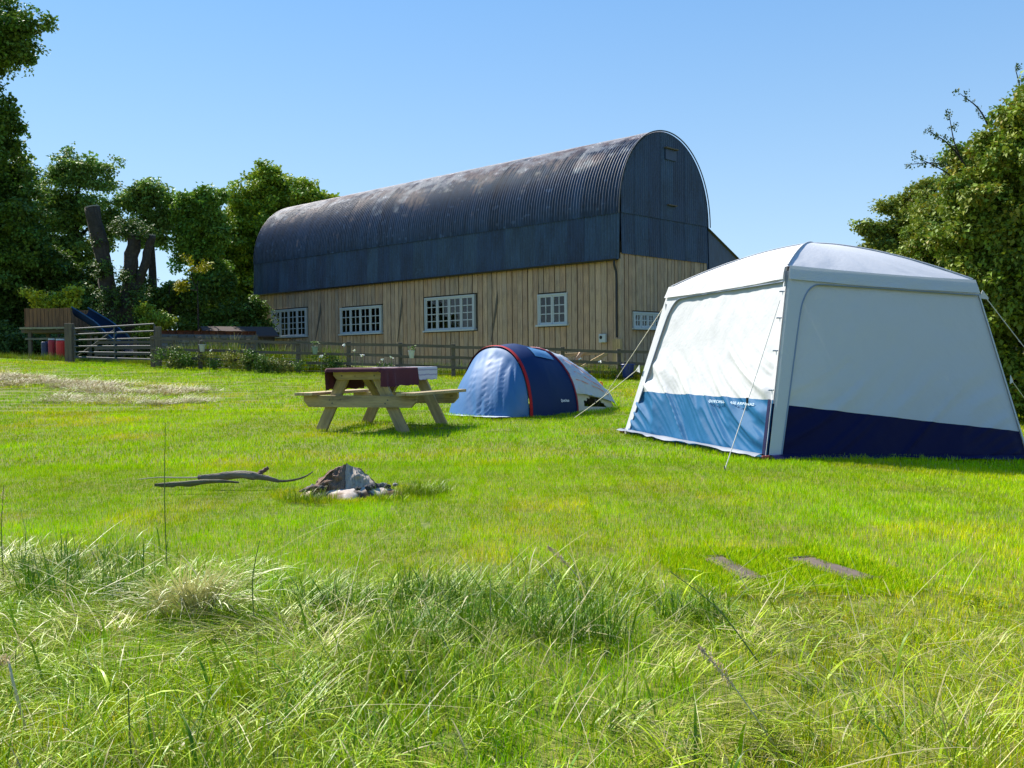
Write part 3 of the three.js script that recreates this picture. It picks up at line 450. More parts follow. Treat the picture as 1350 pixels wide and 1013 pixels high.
// ---------------------------------------------------------------- two timbers let into the turf
{
  const bm = wood(0.15, 0.115, 0.095);
  [[0.93, -4.10, 'worn brown timber set flush in the turf, the narrower of two'], [1.335, -4.06, 'worn brown timber set flush in the turf, the broader of two']].forEach(([x, z, label], i) => {
    const w = i ? 0.135 : 0.10, o = thing('sunken_timber', label, 'timber', [x, ground(x, z), z], 0.20 + i * 0.12);
    part(o, 'board', plank(w, 0.05, 0.42, 0, -0.012, 0, 'z', 200 + i, 0.006), bm);
    part(o, 'dark_end_strip', new THREE.BoxGeometry(w + 0.03, 0.04, 0.025).translate(0, -0.006, -0.224), M.dark);  // solid dark strips paint the shade of the gaps at both ends
    part(o, 'dark_end_strip', new THREE.BoxGeometry(w + 0.03, 0.04, 0.025).translate(0, -0.006, 0.224), M.dark);
  });
}

// ---------------------------------------------------------------- post and rail fence in front of the barn
{
  const t = thing('wooden_rail_fence', 'weathered dark post and rail fence between the lawn and the barn', 'fence');
  const r = rng(61), N = 13, pt = (i) => { const k = i / (N - 1), X = lerp(-9.5, 6.6, k), D = lerp(25.6, 22.4, k); return [X, -D]; };
  const top = (X) => 1.20 - 0.041 * X;
  for (let i = 0; i < N; i++) { const [X, Z] = pt(i), g = ground(X, Z), h = top(X) + 0.05 + r() * 0.03; const o = part(t, 'post', plank(0.10, h - g + 0.3, 0.10, 0, 0, 0, 'y', i, 0.008).rotateZ((r() - 0.5) * 0.03), M.oldwood); o.position.set(X, (h + g - 0.3) / 2, Z); }
  for (let i = 0; i < N - 1; i++) for (const dy of [0, 0.27, 0.5]) { const [x0, z0] = pt(i), [x1, z1] = pt(i + 1), y0 = top(x0) - dy + (r() - 0.5) * 0.03, y1 = top(x1) - dy + (r() - 0.5) * 0.03, len = Math.hypot(x1 - x0, z1 - z0, y1 - y0); const g = plank(len + 0.04, 0.07, 0.032, 0, 0, 0, 'x', i * 3 + dy); const o = part(t, 'rail', g, M.oldwood); o.position.set((x0 + x1) / 2, (y0 + y1) / 2, (z0 + z1) / 2 + 0.066 + (i % 2) * 0.004); o.rotation.set(0, -Math.atan2(z1 - z0, x1 - x0), Math.atan2(y1 - y0, Math.hypot(x1 - x0, z1 - z0)), 'YXZ'); }
  // wire netting along the foot of the fence
  const wires = []; for (let i = 0; i < N - 1; i++) { const [x0, z0] = pt(i), [x1, z1] = pt(i + 1); for (let k = 0; k < 4; k++) { const yy = 0.08 + k * 0.1; wires.push(rod(V(x0, ground(x0, z0) + yy, z0 + 0.06), V(x1, ground(x1, z1) + yy, z1 + 0.06), 0.003, 0.003, 4)); } }
  part(t, 'wire', mergeGeometries(wires), M.steel);
}
{ // fence at the edge of the lawn on the tent side
  const t = thing('wooden_rail_fence', 'dark rail fence under the hedge beside the big tent', 'fence');
  const P = [[6.3, -17.2], [7.3, -15.6], [8.3, -14.0], [9.4, -12.2]];
  P.forEach(([x, z], i) => { const g = ground(x, z); const o = part(t, 'post', plank(0.1, 1.3, 0.1, 0, 0, 0, 'y', i + 40, 0.008), M.oldwood); o.position.set(x, g + 0.4, z); });
  for (let i = 0; i < 3; i++) for (const dy of [0.95, 0.66, 0.34]) { const [x0, z0] = P[i], [x1, z1] = P[i + 1], l = Math.hypot(x1 - x0, z1 - z0); const o = part(t, 'rail', plank(l, 0.09, 0.03, 0, 0, 0, 'x', i + dy * 9), dy < 0.5 ? wood(0.42, 0.27, 0.14) : M.oldwood); o.position.set((x0 + x1) / 2 - 0.07, ground(x0, z0) + dy, (z0 + z1) / 2); o.rotation.y = -Math.atan2(z1 - z0, x1 - x0); }
}
{ // galvanised field gate with its timber posts
  const t = thing('field_gate', 'galvanised steel five-bar field gate beside the wooden play tower', 'gate');
  const A = V(-12.2, 1.03, -27.0), B = V(-9.75, 0.98, -26.4), hA = 0.88, hB = 1.02;
  for (const k of [0, 0.18, 0.38, 0.6, 0.8, 1]) part(t, 'bar', rod(V(A.x, A.y + 0.1 + hA * k * 0.9, A.z), V(B.x, B.y + 0.06 + hB * k * 0.95, B.z), 0.024), M.steel);
  for (const k of [0.0, 0.5, 1]) { const p = A.clone().lerp(B, k); part(t, 'upright', rod(V(p.x, p.y + 0.06, p.z - 0.03), V(p.x, p.y + lerp(hA, hB, k), p.z - 0.03), 0.022), M.steel); }
  part(t, 'brace', rod(V(A.x, A.y + 0.1, A.z - 0.05), V(lerp(A.x, B.x, 0.5), A.y + 0.85, lerp(A.z, B.z, 0.5) - 0.05), 0.016), M.steel);
  const gp = [[-12.36, -27.05, 1.05, 0.2], [-9.62, -26.35, 1.04, 0.14]]; gp.forEach(([x, z, h, w], i) => { const o = single('gate_post', i ? 'slim timber post where the field gate meets the fence' : 'thick dark timber post between the field gate and the red containers', 'post', plank(w, h + 0.5, w, 0, 0, 0, 'y', 70 + i, 0.01), M.oldwood, 'gate posts'); o.position.set(x, ground(x, z) + h / 2 - 0.2, z); });
}
{ // low wooden gate behind the steel one
  const t = thing('wooden_gate', 'low weathered wooden gate standing behind the steel field gate', 'gate');
  const x0 = -12.3, x1 = -10.0, z = -28.6, y = ground(-11, z);
  for (let k = 0; k < 4; k++) part(t, 'rail', plank(x1 - x0, 0.08, 0.03, (x0 + x1) / 2, y + 0.12 + k * 0.17, z, 'x', k + 80), M.oldwood);
  for (const x of [x0, -11.15, x1]) part(t, 'post', plank(0.09, 0.85, 0.06, x, y + 0.38, z - 0.05, 'y', x), M.oldwood);
}
{ // play tower: plank parapet on posts
  const t = thing('play_tower', 'brown plank play platform on timber posts under the trees', 'play tower', [-14.6, ground(-14.6, -31), -31.2]);
  const r = rng(71), H0 = 0.98, H1 = 1.58;
  part(t, 'deck', plank(1.75, 0.09, 1.3, 0, H0 - 0.12, 0, 'x', 1), M.oldwood);
  for (const [x, z] of [[-0.62, 0.6], [0.72, 0.6], [-0.62, -0.6], [0.72, -0.6]]) part(t, 'post', plank(0.11, H0 + 0.3, 0.11, x, (H0 - 0.3) / 2 - 0.1, z, 'y', x * 9, 0.008), M.oldwood);
  for (let i = 0; i < 12; i++) { const o = part(t, 'plank', plank(0.105, H1 - H0 + (r() - 0.5) * 0.05, 0.025, -0.66 + i * 0.12, (H0 + H1) / 2, 0.66 + (i % 2) * 0.006, 'y', i), i % 3 ? M.brownwood : wood(0.25, 0.13, 0.06)); }
  for (let i = 0; i < 9; i++) part(t, 'plank', plank(0.025, H1 - H0, 0.125, -0.76, (H0 + H1) / 2, -0.55 + i * 0.14, 'y', i + 20), M.brownwood);
  for (let i = 0; i < 12; i++) part(t, 'plank', plank(0.105, H1 - H0, 0.025, -0.66 + i * 0.12, (H0 + H1) / 2, -0.66, 'y', i + 40), M.brownwood);
  part(t, 'rail', plank(1.6, 0.06, 0.05, 0.05, 0.62, 0.66, 'x', 5), wood(0.26, 0.25, 0.19));
  part(t, 'ledge', plank(1.75, 0.06, 0.16, 0.05, H0 - 0.03, 0.78, 'x', 6), wood(0.36, 0.34, 0.22));
}
{ // blue tube slide coming down from the tower
  const t = thing('tube_slide', 'blue plastic slide running down from the wooden play tower', 'slide');
  const bl = mat({ color: col(0.003, 0.015, 0.038), roughness: 0.85, specularIntensity: 0.4 }), bl2 = mat({ color: col(0.03, 0.08, 0.14), roughness: 0.8, specularIntensity: 0.5 });
  const path = new THREE.CatmullRomCurve3([V(-13.9, 2.6, -31.2), V(-13.4, 2.38, -30.8), V(-12.7, 2.06, -30.2), V(-12.15, 1.74, -29.6), V(-11.75, 1.52, -29.2), V(-11.4, 1.42, -28.9)]);
  const fr = path.computeFrenetFrames(30, false);
  part(t, 'chute', surf(30, 16, (u, v) => { const k = Math.round(u * 30), p = path.getPoint(u), a = lerp(-0.25, Math.PI + 0.25, v), side = V(0, 1, 0).cross(fr.tangents[k]).normalize(), up = fr.tangents[k].clone().cross(side).normalize(); return p.addScaledVector(side, Math.cos(a) * 0.27).addScaledVector(up, -Math.sin(a) * 0.27 + 0.1); }), bl);
  for (const s of [-1, 1]) { const pts = []; for (let i = 0; i <= 12; i++) { const k = Math.round(i / 12 * 30), p = path.getPoint(i / 12), side = V(0, 1, 0).cross(fr.tangents[k]).normalize(); pts.push(p.addScaledVector(side, s * 0.27).add(V(0, 0.17, 0))); } part(t, 'rim', tube(pts, 0.022, 6, 40), bl2); }
  const q = path.getPoint(0.78); part(t, 'joint_collar', new THREE.TorusGeometry(0.26, 0.035, 8, 24).rotateY(0.9).translate(q.x, q.y + 0.1, q.z), bl2);
  for (const u of [0.45, 0.8]) { const p = path.getPoint(u); part(t, 'support', rod(V(p.x, ground(p.x, p.z) - 0.1, p.z), V(p.x, p.y - 0.12, p.z), 0.04), M.oldwood); }
}
{ // upright containers under the tower
  const lath = (w, h) => new THREE.LatheGeometry([[0, 0], [w * 0.94, 0], [w, 0.03], [w, h * 0.32], [w * 0.95, h * 0.34], [w, h * 0.37], [w, h * 0.64], [w * 0.95, h * 0.66], [w, h * 0.69], [w, h - 0.05], [w * 0.9, h - 0.01], [0, h]].map((p) => new THREE.Vector2(...p)), 18);
  const redM = mat({ color: col(0.62, 0.018, 0.012), roughness: 0.45 }), nav = mat({ color: col(0.012, 0.02, 0.07), roughness: 0.5 });
  for (const [x, z, w, h, m, name, label] of [[-13.62, -29.2, 0.13, 0.60, redM, 'red_container', 'bright red upright container with white lid beside the thick gate post'], [-13.98, -29.4, 0.10, 0.60, mat({ color: col(0.36, 0.02, 0.03), roughness: 0.5 }), 'red_container', 'slim dark red container with white lid next to the navy one'], [-14.24, -29.55, 0.12, 0.54, nav, 'navy_container', 'navy upright container standing beside the red ones']]) {
    const o = thing(name, label, 'container', [x, ground(x, z), z]); part(o, 'body', lath(w, h), m); if (m !== nav) part(o, 'lid', new THREE.CylinderGeometry(w * 0.92, w * 0.98, 0.045, 18).translate(0, h + 0.015, 0), M.white);
  }
}
{ // low rubble wall with a tiled coping, a dark low shed beyond it
  const w = thing('rubble_wall', 'low grey stone wall with a rusty orange tile coping', 'wall'); const r = rng(81), A = V(-12.35, 0, -34), B = V(-9.6, 0, -36.4), len = A.distanceTo(B), dir = B.clone().sub(A).normalize(), ry = -Math.atan2(dir.z, dir.x), y = 1.2;
  const sm = [[0.13, 0.125, 0.115], [0.17, 0.16, 0.145], [0.10, 0.098, 0.095], [0.15, 0.135, 0.11]].map((c) => mat({ color: col(...c), roughness: 0.95 }));
  const core = part(w, 'core', new THREE.BoxGeometry(len, 0.8, 0.22), sm[2]); core.position.set((A.x + B.x) / 2, y + 0.37, (A.z + B.z) / 2); core.rotation.y = ry;
  const sg = [0, 1, 2].map((k) => { const g = new RoundedBoxGeometry(0.3, 0.13, 0.16, 1, 0.03), p = g.attributes.position; for (let i = 0; i < p.count; i++) p.setX(i, p.getX(i) * (1 + 0.12 * Math.sin(i * 3.1 + k))); g.computeVertexNormals(); return g; });
  for (let row = 0; row < 5; row++) for (let i = 0; i < 11; i++) { const d = (i + 0.5 + (row % 2) * 0.4) * len / 11.5, p = A.clone().addScaledVector(dir, d); const o = part(w, 'stone', sg[Math.floor(r() * 3)], sm[Math.floor(r() * 4)]); o.position.set(p.x, y + 0.07 + row * 0.15, p.z + 0.1); o.rotation.set((r() - 0.5) * 0.1, ry + (r() - 0.5) * 0.1, (r() - 0.5) * 0.08); o.scale.set(0.85 + r() * 0.3, 0.85 + r() * 0.25, 1); }
  const tm = [mat({ color: col(0.26, 0.085, 0.04), roughness: 0.9 }), mat({ color: col(0.19, 0.07, 0.04), roughness: 0.9 })], tg = new THREE.CylinderGeometry(0.15, 0.15, 0.3, 8, 1, false, 0, Math.PI).rotateZ(Math.PI / 2).rotateX(-Math.PI / 2);
  for (let i = 0; i < 12; i++) { const p = A.clone().addScaledVector(dir, (i + 0.5) * len / 12); const o = part(w, 'coping_tile', tg, tm[i % 2]); o.position.set(p.x, y + 0.76 + (i % 2) * 0.006, p.z); o.rotation.y = ry; }
  const s = thing('low_shed', 'low dark shed with sagging roof between the trees and barn', 'shed', [-11.2, 1.3, -39.5], 0.5);
  part(s, 'wall', new THREE.BoxGeometry(2.6, 0.8, 1.8).translate(0, 0.35, 0), M.darkwood);
  const rf = new THREE.Shape([[-1.05, 0.72], [0, 1.12], [1.05, 0.72], [1.05, 0.66], [0, 1.05], [-1.05, 0.66]].map((p) => new THREE.Vector2(...p))); part(s, 'roof', new THREE.ExtrudeGeometry(rf, { depth: 2.9, bevelEnabled: false }).translate(0, 0, -1.45).rotateY(Math.PI / 2), mat({ color: col(0.07, 0.045, 0.035), roughness: 0.95 }));
  part(s, 'door', new THREE.BoxGeometry(0.6, 0.62, 0.03).translate(-0.5, 0.3, 0.93), M.oldwood);
}
{ // pots on the fence, flowers, bucket, timber
  const potG = new THREE.LatheGeometry([[0, 0], [0.055, 0], [0.075, 0.17], [0.088, 0.17], [0.088, 0.19], [0.078, 0.19], [0.07, 0.17], [0, 0.15]].map((p) => new THREE.Vector2(...p)), 16);
  const leafy = (o, seed, y, rad) => { const rr = rng(seed), gs = []; for (let i = 0; i < 26; i++) { const g = new THREE.PlaneGeometry(0.05, 0.03); g.rotateX(rr() * 3); g.rotateY(rr() * 6); g.translate((rr() - 0.5) * rad, y + rr() * rad * 0.6, (rr() - 0.5) * rad); gs.push(g); } part(o, 'leaves', mergeGeometries(gs), mat({ color: col(0.16, 0.24, 0.05), roughness: 0.8, transmission: 0.3, thickness: 0 })); };
  for (const [x, y, z, c, label, s] of [[-2.48, 0.99, -23.95, [0.5, 0.53, 0.52], 'white flower pot hanging on the fence rail', 3], [-4.98, 1.12, -24.5, [0.22, 0.29, 0.25], 'pale green flower pot hanging on the fence rail', 4], [-8.0, 1.22, -25.0, [0.42, 0.42, 0.4], 'small white pail hanging low on the fence', 5]]) {
    const o = thing('flower_pot', label, 'flower pot', [x, y, z]); part(o, 'pot', potG, mat({ color: col(...c), roughness: 0.6 })); if (s < 5) leafy(o, s, 0.2, 0.2); part(o, 'hook', new THREE.TorusGeometry(0.075, 0.006, 5, 14, Math.PI).translate(0, 0.22, 0), M.steel);
  }
  const b = thing('bucket', 'dark blue bucket beside a fence post', 'bucket', [2.75, 0.48, -22.9]); part(b, 'pail', new THREE.LatheGeometry([[0, 0], [0.12, 0], [0.155, 0.3], [0.17, 0.3], [0.17, 0.315], [0.145, 0.31], [0.11, 0.02], [0, 0.02]].map((p) => new THREE.Vector2(...p)), 18), mat({ color: col(0.01, 0.03, 0.22), roughness: 0.4 })); part(b, 'handle', new THREE.TorusGeometry(0.15, 0.006, 5, 16, Math.PI).rotateX(0.9).translate(0, 0.3, 0), M.steel);
  const r = rng(91);
  for (let i = 0; i < 7; i++) { const o = single('timber_plank', ['pale sawn plank propped across the pile behind the fence', 'short offcut leaning on the barn timber pile', 'yellowish plank lying low behind the fence', 'weathered plank at the bottom of the timber pile', 'stubby offcut standing up from the timber pile', 'broad brown plank flat behind the fence', 'thin batten slanting over the timber pile'][i], 'plank', plank([1.3, 0.5, 1.6, 1.8, 0.35, 1.5, 0.9][i], 0.09, 0.16, 0, 0, 0, 'x', i, 0.006), i % 2 ? M.board[i % 5] : M.palewood, 'timber behind the fence'); o.position.set(1.75 + (r() - 0.5) * 0.8, [1.06, 0.95, 0.8, 0.62, 0.9, 0.7, 0.85][i], -25 + (r() - 0.5) * 0.6); o.rotation.set(0, (r() - 0.5) * 0.5, [0.06, 0.9, 0.03, 0, 1.1, 0.02, 0.5][i]); }
  // white-flowered weeds by the fence
  for (let i = 0; i < 9; i++) {
    const x = [-4.1, -3.75, -3.55, -4.6, -3.1, -7.2, -2.9, 1.6, 2.1][i], z = -23.4 + (i % 3) * 0.2, g = ground(x, z), h = [0.78, 0.66, 0.55, 0.5, 0.45, 0.6, 0.5, 0.5, 0.45][i];
    const o = thing('white_flower', 'tall weed with a white flower head by the fence', 'flower', [x, g, z], r() * 6, 'white flowers by the fence'); part(o, 'stem', rod(V(0, 0, 0), V(0.03, h, 0.01), 0.006, 0.004, 5), mat({ color: col(0.14, 0.2, 0.05) }));
    const gs = []; for (let k = 0; k < 10; k++) gs.push(new THREE.CircleGeometry(0.02, 5).rotateX(-1.2 + r()).rotateY(r() * 6).translate(0.03 + (r() - 0.5) * 0.07, h + (r() - 0.5) * 0.05, 0.01 + (r() - 0.5) * 0.07)); part(o, 'flower_head', mergeGeometries(gs), mat({ color: col(0.8, 0.8, 0.74) }));
  }
}

// ---------------------------------------------------------------- trees
function sprigGeo(seed, n, leaf, spread) { // a twig end with n folded leaves
  const r = rng(seed), P = [], C = [], I = [];
  for (let k = 0; k < n; k++) {
    const o = V((r() - 0.5), (r() - 0.5) * 0.7, (r() - 0.5)).multiplyScalar(spread * 2), d = V(r() - 0.5, (r() - 0.65) * 0.9, r() - 0.5).normalize(), L = leaf * (0.7 + 0.6 * r()), up = V(r() - 0.5, 0.7 + r(), r() - 0.5).normalize(), s = d.clone().cross(up).normalize(), nn = s.clone().cross(d).normalize(), w = L * (0.30 + 0.12 * r());
    const b = P.length / 3, q = [o, o.clone().addScaledVector(d, L * 0.45).addScaledVector(s, w).addScaledVector(nn, w * 0.3), o.clone().addScaledVector(d, L).addScaledVector(nn, -L * 0.12), o.clone().addScaledVector(d, L * 0.45).addScaledVector(s, -w).addScaledVector(nn, w * 0.3), o.clone().addScaledVector(d, L * 0.5)];
    const v = 0.75 + 0.5 * r(); for (const p of q) { P.push(p.x, p.y, p.z); C.push(v * (0.92 + 0.16 * r()), v, v * 0.9); }
    I.push(b, b + 1, b + 4, b + 1, b + 2, b + 4, b + 2, b + 3, b + 4, b + 3, b, b + 4);
  }
  const g = new THREE.BufferGeometry(); g.setAttribute('position', new THREE.Float32BufferAttribute(P, 3)); g.setAttribute('color', new THREE.Float32BufferAttribute(C, 3)); g.setIndex(I); g.computeVertexNormals(); return g;
}
const leafM = mat({ color: col(1, 1, 1), vertexColors: true, roughness: 0.62, transmission: 0.38, thickness: 0, specularIntensity: 0.35 });
const sprigs = { far: [sprigGeo(1, 16, 0.15, 0.22), sprigGeo(2, 16, 0.14, 0.22)], mid: [sprigGeo(3, 16, 0.10, 0.15), sprigGeo(4, 16, 0.09, 0.15)], near: [sprigGeo(5, 14, 0.068, 0.10), sprigGeo(6, 14, 0.062, 0.10)] };
function tree(name, label, [x, z], lobes, o) {
  const y = ground(x, z) - 0.1, t = thing(name, label, o.category || 'tree', [x, y, z], 0, o.group), r = rng(o.seed);
  const hs = lobes.map((l) => l[1] + l[4]), H = Math.max(...hs);
  // trunk and limbs reach into the lobes
  if (o.trunk) {
    const lean = o.lean || [0, 0], pts = [V(0, -0.3, 0), V(lean[0] * 0.3, H * 0.25, lean[1] * 0.3), V(lean[0] * 0.7, H * 0.5, lean[1] * 0.7), V(lean[0], H * 0.8, lean[1])];
    part(t, 'trunk', limb(pts, [o.trunk * 1.25, o.trunk * 0.9, o.trunk * 0.65, o.trunk * 0.2], 9, o.seed, 0.12), M.bark);
    for (const l of lobes) { const k = clamp((l[1] - l[4] * 0.8) / H, 0.15, 0.7), s = V(lean[0] * k, H * k, lean[1] * k), e = V(l[0], l[1], l[2]), m = s.clone().lerp(e, 0.5).add(V((r() - 0.5) * 0.4, (r() - 0.3) * 0.4, (r() - 0.5) * 0.4)); part(t, 'limb', limb([s, m, e], [o.trunk * 0.4, o.trunk * 0.26, o.trunk * 0.08], 6, o.seed + 3, 0.15), M.bark);
      for (let q = 0; q < 3; q++) { const a = e.clone().lerp(m, r() * 0.6), b = e.clone().add(V((r() - 0.5) * 1.7 * l[3], (r() - 0.3) * 1.5 * l[4], (r() - 0.5) * l[3])); part(t, 'twig', rod(a, b, o.trunk * 0.1, o.trunk * 0.03, 5), M.bark); } }
  }
  const kinds = sprigs[o.size], mats = kinds.map(() => []), cols = kinds.map(() => []), dm = new THREE.Object3D(), tint = o.tint || [0.07, 0.13, 0.025];
  for (const l of lobes) {
    const rz = l[5] || (l[3] + l[4]) * 0.5, vol = l[3] * l[4] * rz, nc = Math.max(5, Math.round((o.clumps || 16) * Math.pow(vol, 0.6))), cr = (o.cr || 0.36) * Math.cbrt(vol);
    for (let c = 0; c < nc; c++) {
      const d = V(r() - 0.5, r() - 0.5, r() - 0.5); d.normalize(); const rad = Math.pow(r(), 0.4) * (0.62 + (o.airy ? 0.85 : 0.68) * r()), cx = l[0] + d.x * l[3] * rad, cy = l[1] + d.y * l[4] * rad, cz = l[2] + d.z * rz * rad;
      const per = Math.round((o.per || 26) * (0.6 + 0.8 * r()));
      for (let k = 0; k < per; k++) {
        const q = V(r() - 0.5, r() - 0.5, r() - 0.5).normalize().multiplyScalar(cr * Math.pow(r(), 0.5) * (0.6 + 0.8 * r())); dm.position.set(cx + q.x * 1.15, cy + q.y * 0.72, cz + q.z * 1.15); if (dm.position.y < 0.05) continue;
        dm.rotation.set((r() - 0.5) * 0.9, r() * 6.3, (r() - 0.5) * 0.9); dm.scale.setScalar(0.7 + 0.6 * r()); dm.updateMatrix(); const g = Math.floor(r() * kinds.length); mats[g].push(dm.matrix.clone());
        const leafy = 0.75 + 0.55 * r(), warm = o.brown && r() < o.brown ? 1.6 : 0.85 + 0.4 * r(); cols[g].push(col(tint[0] * leafy * warm, tint[1] * leafy, tint[2] * leafy));
      }
    }
  }
  kinds.forEach((g, i) => { if (!mats[i].length) return; const im = shade(new THREE.InstancedMesh(g, leafM, mats[i].length)); im.name = 'crown'; im.userData.kind = 'stuff'; mats[i].forEach((m, k) => { im.setMatrixAt(k, m); im.setColorAt(k, cols[i][k]); }); t.add(im); });
  return t;
}
const G1 = 'trees beyond the fence';
tree('sycamore_tree', 'tall dark sycamore leaning over the wooden play tower', [-22.4, -40], [[1.87, 12.93, 0.0, 1.25, 1.0], [0.42, 13.29, 0.0, 1.89, 1.57], [1.54, 9.27, 0.0, 0.68, 1.2], [-1.6, 10.2, -1.67, 1.2, 1.3], [0.73, 7.13, -1.67, 1.37, 1.3], [1.99, 4.56, 0.0, 1.14, 1.57], [0.07, 5.68, 0.0, 1.74, 2.52], [-1.0, 8.02, 0.0, 1.34, 1.34], [0.33, 3.17, -1.0, 1.67, 1.34]], { seed: 201, size: 'far', trunk: 0.45, tint: [0.133, 0.233, 0.031], clumps: 44, per: 15, cr: 0.28, airy: 1, group: G1 });
tree('ash_tree', 'tallest airy ash behind the sawn pollard trunk', [-20.55, -46], [[0.56, 8.79, 0, 1.3, 1.01], [-0.85, 8.59, 0, 0.65, 0.54], [-0.02, 7.01, 0, 1.44, 1.01], [-1.39, 6.66, 0, 1.23, 1.23], [1.33, 6.28, 0, 0.79, 0.94], [-0.35, 5.11, 0, 1.44, 1.08], [-1.52, 4.41, 0, 1.23, 1.23]], { seed: 202, size: 'far', trunk: 0.22, tint: [0.208, 0.329, 0.072], clumps: 40, per: 8, cr: 0.27, airy: 1, group: G1 });
tree('ash_tree', 'flat-topped airy tree right behind the pollard stubs', [-16.64, -45], [[-0.3, 7.76, 0, 1.2, 0.53], [0.46, 6.98, 0, 1.2, 0.78], [-1.15, 7.35, 0, 0.64, 0.49], [0.01, 5.83, 0, 0.99, 0.85]], { seed: 203, size: 'far', trunk: 0.26, tint: [0.208, 0.329, 0.072], clumps: 40, per: 8, cr: 0.27, airy: 1, group: G1 });
tree('oak_tree', 'bushy tree between the flat-topped ash and the big dense one', [-14.24, -44], [[0.14, 7.25, 0, 1.1, 0.55], [-0.29, 6.3, 0, 1.17, 0.83], [0.81, 6.29, 0, 0.76, 0.76], [-0.04, 4.93, 0, 0.83, 0.9], [0.5, 4.0, 0, 0.8, 0.8]], { seed: 204, size: 'far', trunk: 0.2, tint: [0.189, 0.329, 0.042], clumps: 34, per: 15, cr: 0.32, airy: 1, group: G1 });
tree('lime_tree', 'big dense green tree rising behind the barn end', [-13.58, -51], [[0.76, 9.39, 0, 0.88, 0.8], [0.14, 8.05, 0, 1.84, 1.04], [1.94, 8.43, 0, 1.84, 1.04], [-1.36, 6.64, 0, 1.6, 1.36], [0.5, 5.94, 0, 1.92, 1.76], [-1.0, 4.37, 0, 1.84, 1.44], [-1.75, 2.78, 0, 1.52, 1.2], [0.05, 2.96, 0, 1.76, 1.76], [3.45, 8.25, 0, 1.04, 0.56], [-0.89, 1.69, 0, 1.6, 0.96]], { seed: 205, size: 'far', trunk: 0.35, tint: [0.264, 0.380, 0.030], clumps: 52, per: 13, cr: 0.27, airy: 1, group: G1 });
const G2 = 'bushes under the trees';
tree('dark_bush', 'dark bush behind the wooden play tower', [-20.4, -41], [[-0.1, 2.13, 0, 1.29, 1.29], [1.67, 2.27, 0, 1.09, 1.03], [0.73, 3.56, 0, 1.29, 0.9], [-0.61, 0.85, 0, 1.29, 0.96], [2.2, 0.9, 0.5, 1.3, 0.8], [-2.2, 2.0, 1, 1.5, 1.6]], { seed: 206, size: 'far', trunk: 0.1, tint: [0.122, 0.207, 0.031], clumps: 20, per: 24, group: G2, category: 'bush' });
tree('dark_bush', 'low dark bush directly behind the play tower posts', [-17.2, -35.5], [[0, 0.5, 0, 1.2, 0.6], [1.6, 0.45, 0, 1.1, 0.55], [-1.8, 0.6, 0, 1.3, 0.7], [-3.4, 0.8, 0, 1.3, 0.9], [3.0, 0.4, 0, 1.0, 0.45]], { seed: 215, size: 'mid', trunk: 0.05, tint: [0.094, 0.155, 0.026], clumps: 40, per: 22, group: G2, category: 'bush' });
tree('dark_bush', 'dark ivy-like bush round the foot of the pollard trunk', [-17.69, -43], [[-0.95, 2.52, 0, 1.08, 1.21], [0.9, 2.33, 0, 1.15, 1.15], [0.03, 1.33, 0, 1.69, 0.88], [0, 0.6, 0.5, 2.0, 0.6]], { seed: 207, size: 'far', trunk: 0.1, tint: [0.104, 0.173, 0.029], clumps: 20, per: 24, group: G2, category: 'bush' });
tree('dark_bush', 'dark bush above the low stone wall', [-14.81, -42], [[-1.05, 1.57, 0, 0.86, 0.72], [1.25, 1.55, 0, 1.12, 0.79], [1.04, 2.64, 0, 0.53, 0.46], [2.1, 1.05, 0, 0.99, 0.53], [0, 0.7, 0, 1.4, 0.6], [2.9, 1.9, -1.5, 1.0, 1.2], [0.2, 2.9, -0.5, 0.8, 0.8], [-0.8, 2.6, -0.3, 0.5, 0.6], [1.9, 3.4, -1, 0.7, 0.7]], { seed: 208, size: 'far', trunk: 0.08, tint: [0.133, 0.225, 0.031], clumps: 20, per: 24, group: G2, category: 'bush' });
tree('yellow_shrub', 'small shrub with bright yellow leaves in front of the dense tree', [-12.94, -40], [[-0.15, 3.83, 0, 0.69, 0.38], [-0.63, 3.21, 0, 0.38, 0.25]], { seed: 209, size: 'mid', trunk: 0.05, tint: [0.34, 0.34, 0.015], clumps: 9, per: 5, cr: 0.5, category: 'shrub' });
tree('elder_shrub', 'sunlit yellow-green shrub on top of the play tower parapet', [-15.44, -33], [[-0.36, 2.1, 0, 0.67, 0.36], [0.41, 2.15, 0, 0.62, 0.34], [-0.03, 1.79, 0, 0.78, 0.31]], { seed: 210, size: 'mid', trunk: 0.05, tint: [0.377, 0.433, 0.030], clumps: 20, per: 14, category: 'shrub' }).userData.label = 'sunlit yellow-green shrub showing above the play tower parapet';
tree('elder_shrub', 'sunlit green shrub beside the low stone wall', [-13.54, -37], [[-0.19, 1.85, 0, 0.41, 0.52], [0.23, 1.41, 0, 0.58, 0.58], [-0.49, 1.21, 0, 0.46, 0.41], [0.2, 0.6, 0, 0.8, 0.5]], { seed: 211, size: 'mid', trunk: 0.05, tint: [0.302, 0.398, 0.036], clumps: 20, per: 16, category: 'shrub' });
